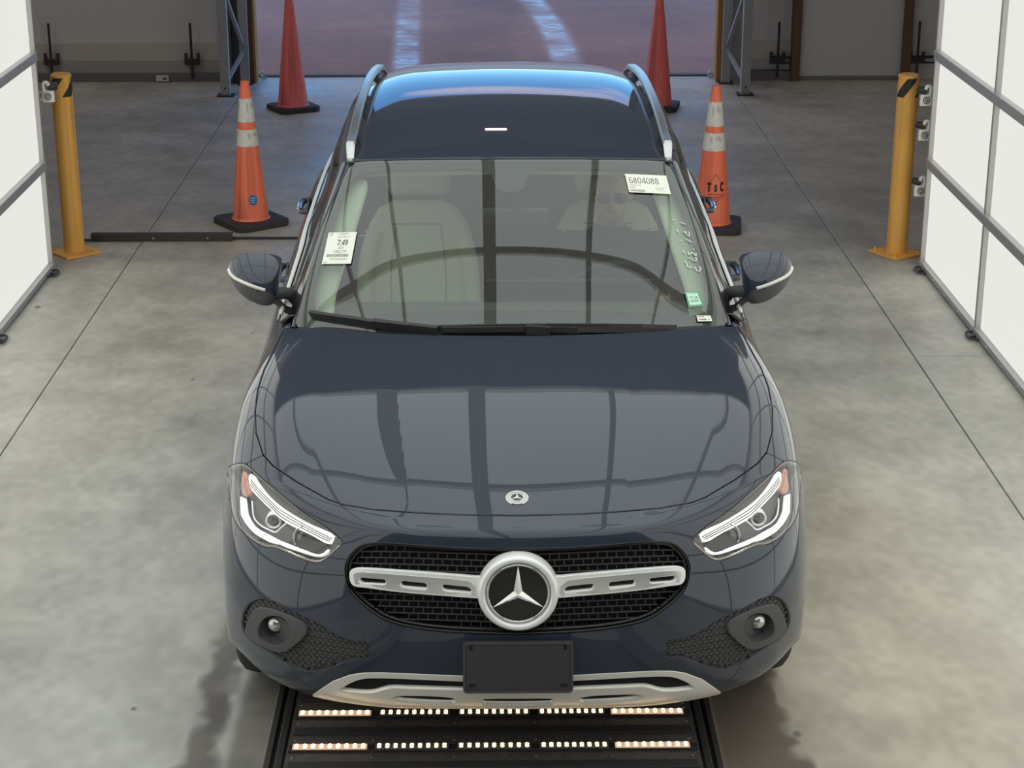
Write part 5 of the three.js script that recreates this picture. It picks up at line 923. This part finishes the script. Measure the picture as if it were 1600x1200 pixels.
function coneDecal(t, at, a0, a1, y0, y1, tex, name, label) {   // a printed patch following the cone's side
  const pos = [], uv = [], idx = [], n = 12;
  for (let j = 0; j <= 4; j++) for (let i = 0; i <= n; i++) { const a = mix(a0, a1, i / n), y = mix(y0, y1, j / 4), r = at(y) + 0.0014; pos.push(Math.sin(a) * r, y, Math.cos(a) * r); uv.push(i / n, j / 4); }
  for (let j = 0; j < 4; j++) for (let i = 0; i < n; i++) { const q = j * (n + 1) + i; idx.push(q, q + 1, q + n + 1, q + 1, q + n + 2, q + n + 1); }
  const g = new THREE.BufferGeometry(); g.setAttribute('position', new THREE.Float32BufferAttribute(pos, 3)); g.setAttribute('uv', new THREE.Float32BufferAttribute(uv, 2)); g.setIndex(idx); g.computeVertexNormals();
  const m = obj(name, g, std({ map: tex, transparent: true, roughness: 0.6 }), t); m.userData.label = label;
}
const scuff = (r, g, b, k) => dataTex(256, 256, (x, y) => { const v = 1 - k * smooth(0.55, 0.9, n3(x * 1.4, y * 0.5)) - k * 0.7 * (n4(x * 2, y) - 0.5) - k * smooth(0.75, 0.95, n2(x, y * 3)); return [clamp(r * v, 0, 255), clamp(g * v, 0, 255), clamp(b * v, 0, 255)]; }, true, true);
const collarM = std({ map: scuff(225, 222, 214, 0.16), roughness: 0.55 });
const orangeM = std({ map: scuff(255, 128, 94, 0.12), roughness: 0.5 }), orange2 = std({ map: scuff(255, 126, 94, 0.10), roughness: 0.5 });
const redM = std({ map: scuff(250, 120, 116, 0.16), roughness: 0.55 });
const C1 = cone('traffic_cone', 'orange cone with two dirty white bands and a round blue sticker', [-1.576, -6.76], 0.62, orangeM, 0.905, 0.112, 0.028, { collars: [[0.655, 0.80], [0.505, 0.61]] });
coneDecal(C1[0], C1[1], -0.62, -0.02, 0.14, 0.212, canvasTex(128, 96, (g) => { g.clearRect(0, 0, 128, 96); g.fillStyle = '#2f6fa8'; g.beginPath(); g.ellipse(64, 48, 58, 44, 0, 0, 7); g.fill(); g.fillStyle = '#9cc4e0'; for (let i = 0; i < 3; i++) g.fillRect(30, 26 + i * 18, 68 - i * 8, 7); }), 'round_sticker', 'small round blue sticker');
const C2 = cone('traffic_cone', 'orange cone with two white bands and black letters TSC', [1.312, -6.62], -0.12, orange2, 0.895, 0.116, 0.028, { collars: [[0.65, 0.80], [0.50, 0.61]] });
coneDecal(C2[0], C2[1], -0.62, 1.0, 0.14, 0.38, canvasTex(512, 512, (g) => {
  g.clearRect(0, 0, 512, 512); g.fillStyle = '#2b1f1d'; g.font = 'bold 150px sans-serif'; g.textAlign = 'center'; g.strokeStyle = '#2b1f1d'; g.lineWidth = 16; for (const [q, u] of [['T', 120], ['C', 400]]) { g.fillText(q, u, 262); g.strokeText(q, u, 262); } g.fillStyle = '#4a2a24'; g.font = 'bold 110px sans-serif'; g.fillText('S', 262, 262); g.strokeStyle = '#4a2a24'; g.strokeText('S', 262, 262);
  g.strokeStyle = '#5a2a20'; g.lineWidth = 7; g.beginPath(); g.moveTo(150, 130); g.lineTo(262, 40); g.lineTo(370, 130); g.stroke(); g.lineWidth = 9; g.beginPath(); g.moveTo(90, 300); g.lineTo(450, 310); g.moveTo(110, 350); g.lineTo(440, 330); g.moveTo(150, 385); g.lineTo(390, 350); g.moveTo(190, 420); g.lineTo(340, 380); g.moveTo(230, 450); g.lineTo(300, 425); g.stroke();
}), 'printed_mark', 'black letters TSC with lines above and below');
cone('traffic_cone', 'dull red cone without bands by the doorway, left of the car', [-1.672, -10.45], 0.5, redM, 0.955, 0.122, 0.027, { baseW: 0.34 });
cone('traffic_cone', 'dull red cone without bands by the doorway, right of the car', [1.30, -10.47], -0.2, redM, 0.955, 0.122, 0.027, { baseW: 0.34 });
// ------------------------------------------------------------------ yellow bollards
const yellowM = std({ map: scuff(246, 184, 92, 0.05), roughness: 0.45 });
function bollard(label, x, z, turn) {
  const t = thing('bollard', label, 'bollard', [x, 0, z], turn, 'yellow bollards at the ends of the light walls'), r = 0.0605, H = 1.075;
  obj('post', new THREE.LatheGeometry([[r, 0.01], [r, H - 0.015], [r - 0.003, H - 0.006], [r - 0.012, H], [0, H + 0.003]].map(([a, y]) => new THREE.Vector2(a, y)), 40), yellowM, t);
  obj('base_plate', rbox(0.23, 0.014, 0.23, 0.003, 0, 0.008, 0, 2), yellowM, t);
  for (const [a, b] of [[1, 1], [1, -1], [-1, 1], [-1, -1]]) kid('anchor_bolt', merge([cyl(0.010, 0.010, 0.012, 6, a * 0.09, 0.02, b * 0.09), cyl(0.005, 0.005, 0.024, 8, a * 0.09, 0.024, b * 0.09)]), yellowM, t);
  for (let k = 0; k < 3; k++) {   // slanted black tape stripes round the top
    const pos = [], idx = [], n = 14; for (let i = 0; i <= n; i++) for (let j = 0; j <= 1; j++) { const y = mix(0.945, 1.055, i / n), a = k * 2.094 + (i / n) * 1.3 + j * 1.0; pos.push(Math.sin(a) * (r + 0.001), y, Math.cos(a) * (r + 0.001)); }
    const P = []; const m = 10; for (let i = 0; i <= n; i++) for (let j = 0; j <= m; j++) { const y = mix(0.945, 1.055, i / n), a = k * 2.094 + (i / n) * 1.3 + j / m * 1.0; P.push(Math.sin(a) * (r + 0.0012), y, Math.cos(a) * (r + 0.0012)); }
    for (let i = 0; i < n; i++) for (let j = 0; j < m; j++) { const q = i * (m + 1) + j; idx.push(q, q + 1, q + m + 1, q + 1, q + m + 2, q + m + 1); }
    const g = new THREE.BufferGeometry(); g.setAttribute('position', new THREE.Float32BufferAttribute(P, 3)); g.setIndex(idx); g.computeVertexNormals(); kid('tape_stripe', g, M.black, t);
  }
}
bollard('yellow steel bollard with black stripes beside the left light wall', -2.545, -6.08, 2.3);
bollard('yellow steel bollard with black stripes beside the right light wall', 2.345, -6.0, 0.5);
// ------------------------------------------------------------------ small cameras on the ends of the light walls
function wallCam(label, x, y, z, s) {   // s: direction away from the wall
  const t = thing('wall_camera', label, 'camera', [x, y, z], 0, 'small cameras on the light walls'), w = std({ color: lin(0.88, 0.86, 0.80), roughness: 0.5 });
  obj('bracket', merge([rbox(0.066, 0.066, 0.03, 0.004, s * 0.03, -0.055, 0), box(0.05, 0.009, 0.02, -s * 0.012, -0.032, 0), box(0.05, 0.009, 0.02, -s * 0.012, -0.075, 0), box(0.012, 0.05, 0.02, -s * 0.032, -0.053, 0)]), w, t);
  obj('bracket_disc', merge([ring([[0.020, 0], [0.020, 0.004], [0.016, 0.004], [0.016, 0.001]], 24).translate(s * 0.03, -0.055, 0.0145), ring([[0.010, 0], [0.010, 0.004], [0.006, 0.004], [0.006, 0.001]], 20).translate(s * 0.03, -0.055, 0.0145)]), M.greyPlastic, t);
  obj('hook', tube([[s * 0.015, -0.03, 0], [s * 0.01, 0.0, 0], [s * 0.016, 0.022, 0], [s * 0.035, 0.022, 0], [s * 0.04, 0.005, 0]].map(([a, b, c]) => [a, b + 0.004, c + 0.028]), 0.010, 24, 8), w, t);
  obj('camera_body', cyl(0.019, 0.022, 0.05, 24).rotateZ(Math.PI / 2 + s * 0.2).translate(s * 0.058, 0.002, 0.006), M.black, t);
  obj('camera_lens', ring([[0, 0.003], [0.014, 0.003], [0.018, 0.0]], 20).rotateY(s * Math.PI / 2).translate(s * 0.082, 0.002, 0.012), M.blackGloss, t);
  obj('cable', tube([[s * 0.02, 0.015, -0.01], [-s * 0.02, 0.03, -0.015], [-s * 0.06, 0.06, -0.02]], 0.004, 16, 6), M.rubber, t);
}
wallCam('small white and black camera at the top of three by the right bollard', 2.44, 1.012, -5.82, -1);
wallCam('small white and black camera in the middle of three by the right bollard', 2.445, 0.812, -5.82, -1);
wallCam('small white and black camera at the bottom of three by the right bollard', 2.445, 0.485, -5.82, -1);
wallCam('small white and black camera on the left wall beside the bollard', -2.60, 1.04, -5.85, 1);
// ------------------------------------------------------------------ things by the back wall
function wallRod(label, x, arm) {
  const t = thing('slide_bolt', label, 'bolt', [x, 0, WZ + 0.09], 0, 'upright rods along the back wall');
  obj('rod', merge([bar([0, 0.03, 0], [0, 0.515, 0], 0.011)]), M.darkSteel, t);
  obj('bracket', merge([rbox(0.13, 0.05, 0.05, 0.004, 0, 0.175, -0.02), box(0.02, 0.05, 0.03, -0.055, 0.225, -0.03), box(0.02, 0.05, 0.03, 0.055, 0.225, -0.03), ...(arm ? [box(0.20, 0.022, 0.03, arm * 0.06, 0.205, -0.02), box(0.20, 0.012, 0.03, arm * 0.06, 0.155, -0.02)] : [])]), M.darkSteel, t);
}
wallRod('upright dark rod in a bracket on the wall behind the left bollard', -3.905);
wallRod('upright dark rod in a bracket on the wall near the left rack frame', -2.675);
wallRod('upright dark rod in a bracket between right rack frame and white door', 2.468, 1);
wallRod('upright dark rod in a bracket behind the right bollard', 3.70, 1);
{
  const b = thing('outlet_box', 'small white box low on the wall left of the doorway', 'box', [-2.94, 0.035, WZ + 0.10]);
  obj('case', rbox(0.11, 0.05, 0.035, 0.005, 0, 0, 0), M.white, b); obj('socket', box(0.03, 0.018, 0.004, 0.02, 0, 0.018), M.greyPlastic, b);
}
function rack(label, xf, xr, s) {
  const t = thing('rack_frame', label, 'rack frame', [0, 0, 0], 0, 'rack frames beside the doorway'), zf = -11.06, zr = -11.6;
  const post = (x, z) => merge([box(0.075, 3.6, 0.012, x, 1.8, z + 0.03), box(0.012, 3.6, 0.07, x - 0.032, 1.8, z), box(0.012, 3.6, 0.07, x + 0.032, 1.8, z)]);
  kid('upright', post(xf, zf), M.galvanised, t); kid('upright', post(xr, zr), M.galvanised, t);
  kid('foot_plate', box(0.14, 0.012, 0.13, xf, 0.006, zf), M.darkSteel, t); kid('foot_plate', box(0.13, 0.012, 0.12, xr, 0.006, zr), M.darkSteel, t);
  const ys = [0.10, 0.30, 0.95, 1.6, 2.25, 2.9, 3.5]; for (let i = 0; i + 1 < ys.length; i++) { const f = i % 2 === 0; kid('brace', beam([f ? xf : xr, ys[i], f ? zf : zr], [f ? xr : xf, ys[i + 1], f ? zr : zf], 0.03, 0.03), M.galvanised, t); }
  kid('bolt', cyl(0.008, 0.008, 0.01, 10).rotateX(Math.PI / 2).translate(xf, 0.07, zf + 0.04), M.darkSteel, t);
}
rack('grey steel rack frame left of the doorway', -2.30, -2.20, 1);
rack('grey steel rack frame right of the doorway', 2.10, 2.0, -1);
for (const [x, l] of [[-2.07, 'small bright hook on the floor at the left of the doorway'], [1.90, 'small bright hook on the floor at the right of the doorway']]) {
  const t = thing('floor_hook', l, 'hook', [x, 0.02, -11.86], 0, 'hooks at the foot of the door frame');
  obj('ring', new THREE.TorusGeometry(0.022, 0.006, 8, 20, 4.6).rotateZ(0.8).translate(0, 0.018, 0), M.chrome, t); obj('plate', box(0.05, 0.006, 0.04, 0, -0.008, 0), M.steel, t);
}
{
  const t = thing('floor_stop', 'dark steel stop bar lying on the floor by the left bollard', 'stop bar', [-2.07, 0, -6.36]);
  obj('angle_bar', merge([rbox(0.86, 0.006, 0.05, 0.002, 0, 0.044, 0), rbox(0.86, 0.044, 0.006, 0.002, 0, 0.022, 0.022)]), std({ color: lin(0.06, 0.045, 0.04), roughness: 0.6, metalness: 0.3 }), t);
  kid('screw', cyl(0.007, 0.007, 0.006, 10).rotateX(Math.PI / 2).translate(-0.05, 0.022, 0.027), M.steel, t); kid('screw', cyl(0.007, 0.007, 0.006, 10).rotateX(Math.PI / 2).translate(0.28, 0.022, 0.027), M.steel, t);
  const c = obj('floor_cable', tube([[-2.62, 0.03, -6.3], [-2.5, 0.012, -6.33], [-2.2, 0.012, -6.36], [-1.64, 0.012, -6.37], [-1.3, 0.008, -6.38], [-0.6, 0.008, -6.37], [0.6, 0.008, -6.38]], 0.008, 60, 6), M.rubber);
  c.userData = { label: 'thin black cable running over the floor from the stop bar', category: 'cable' };
}

renderer.render(scene, camera);
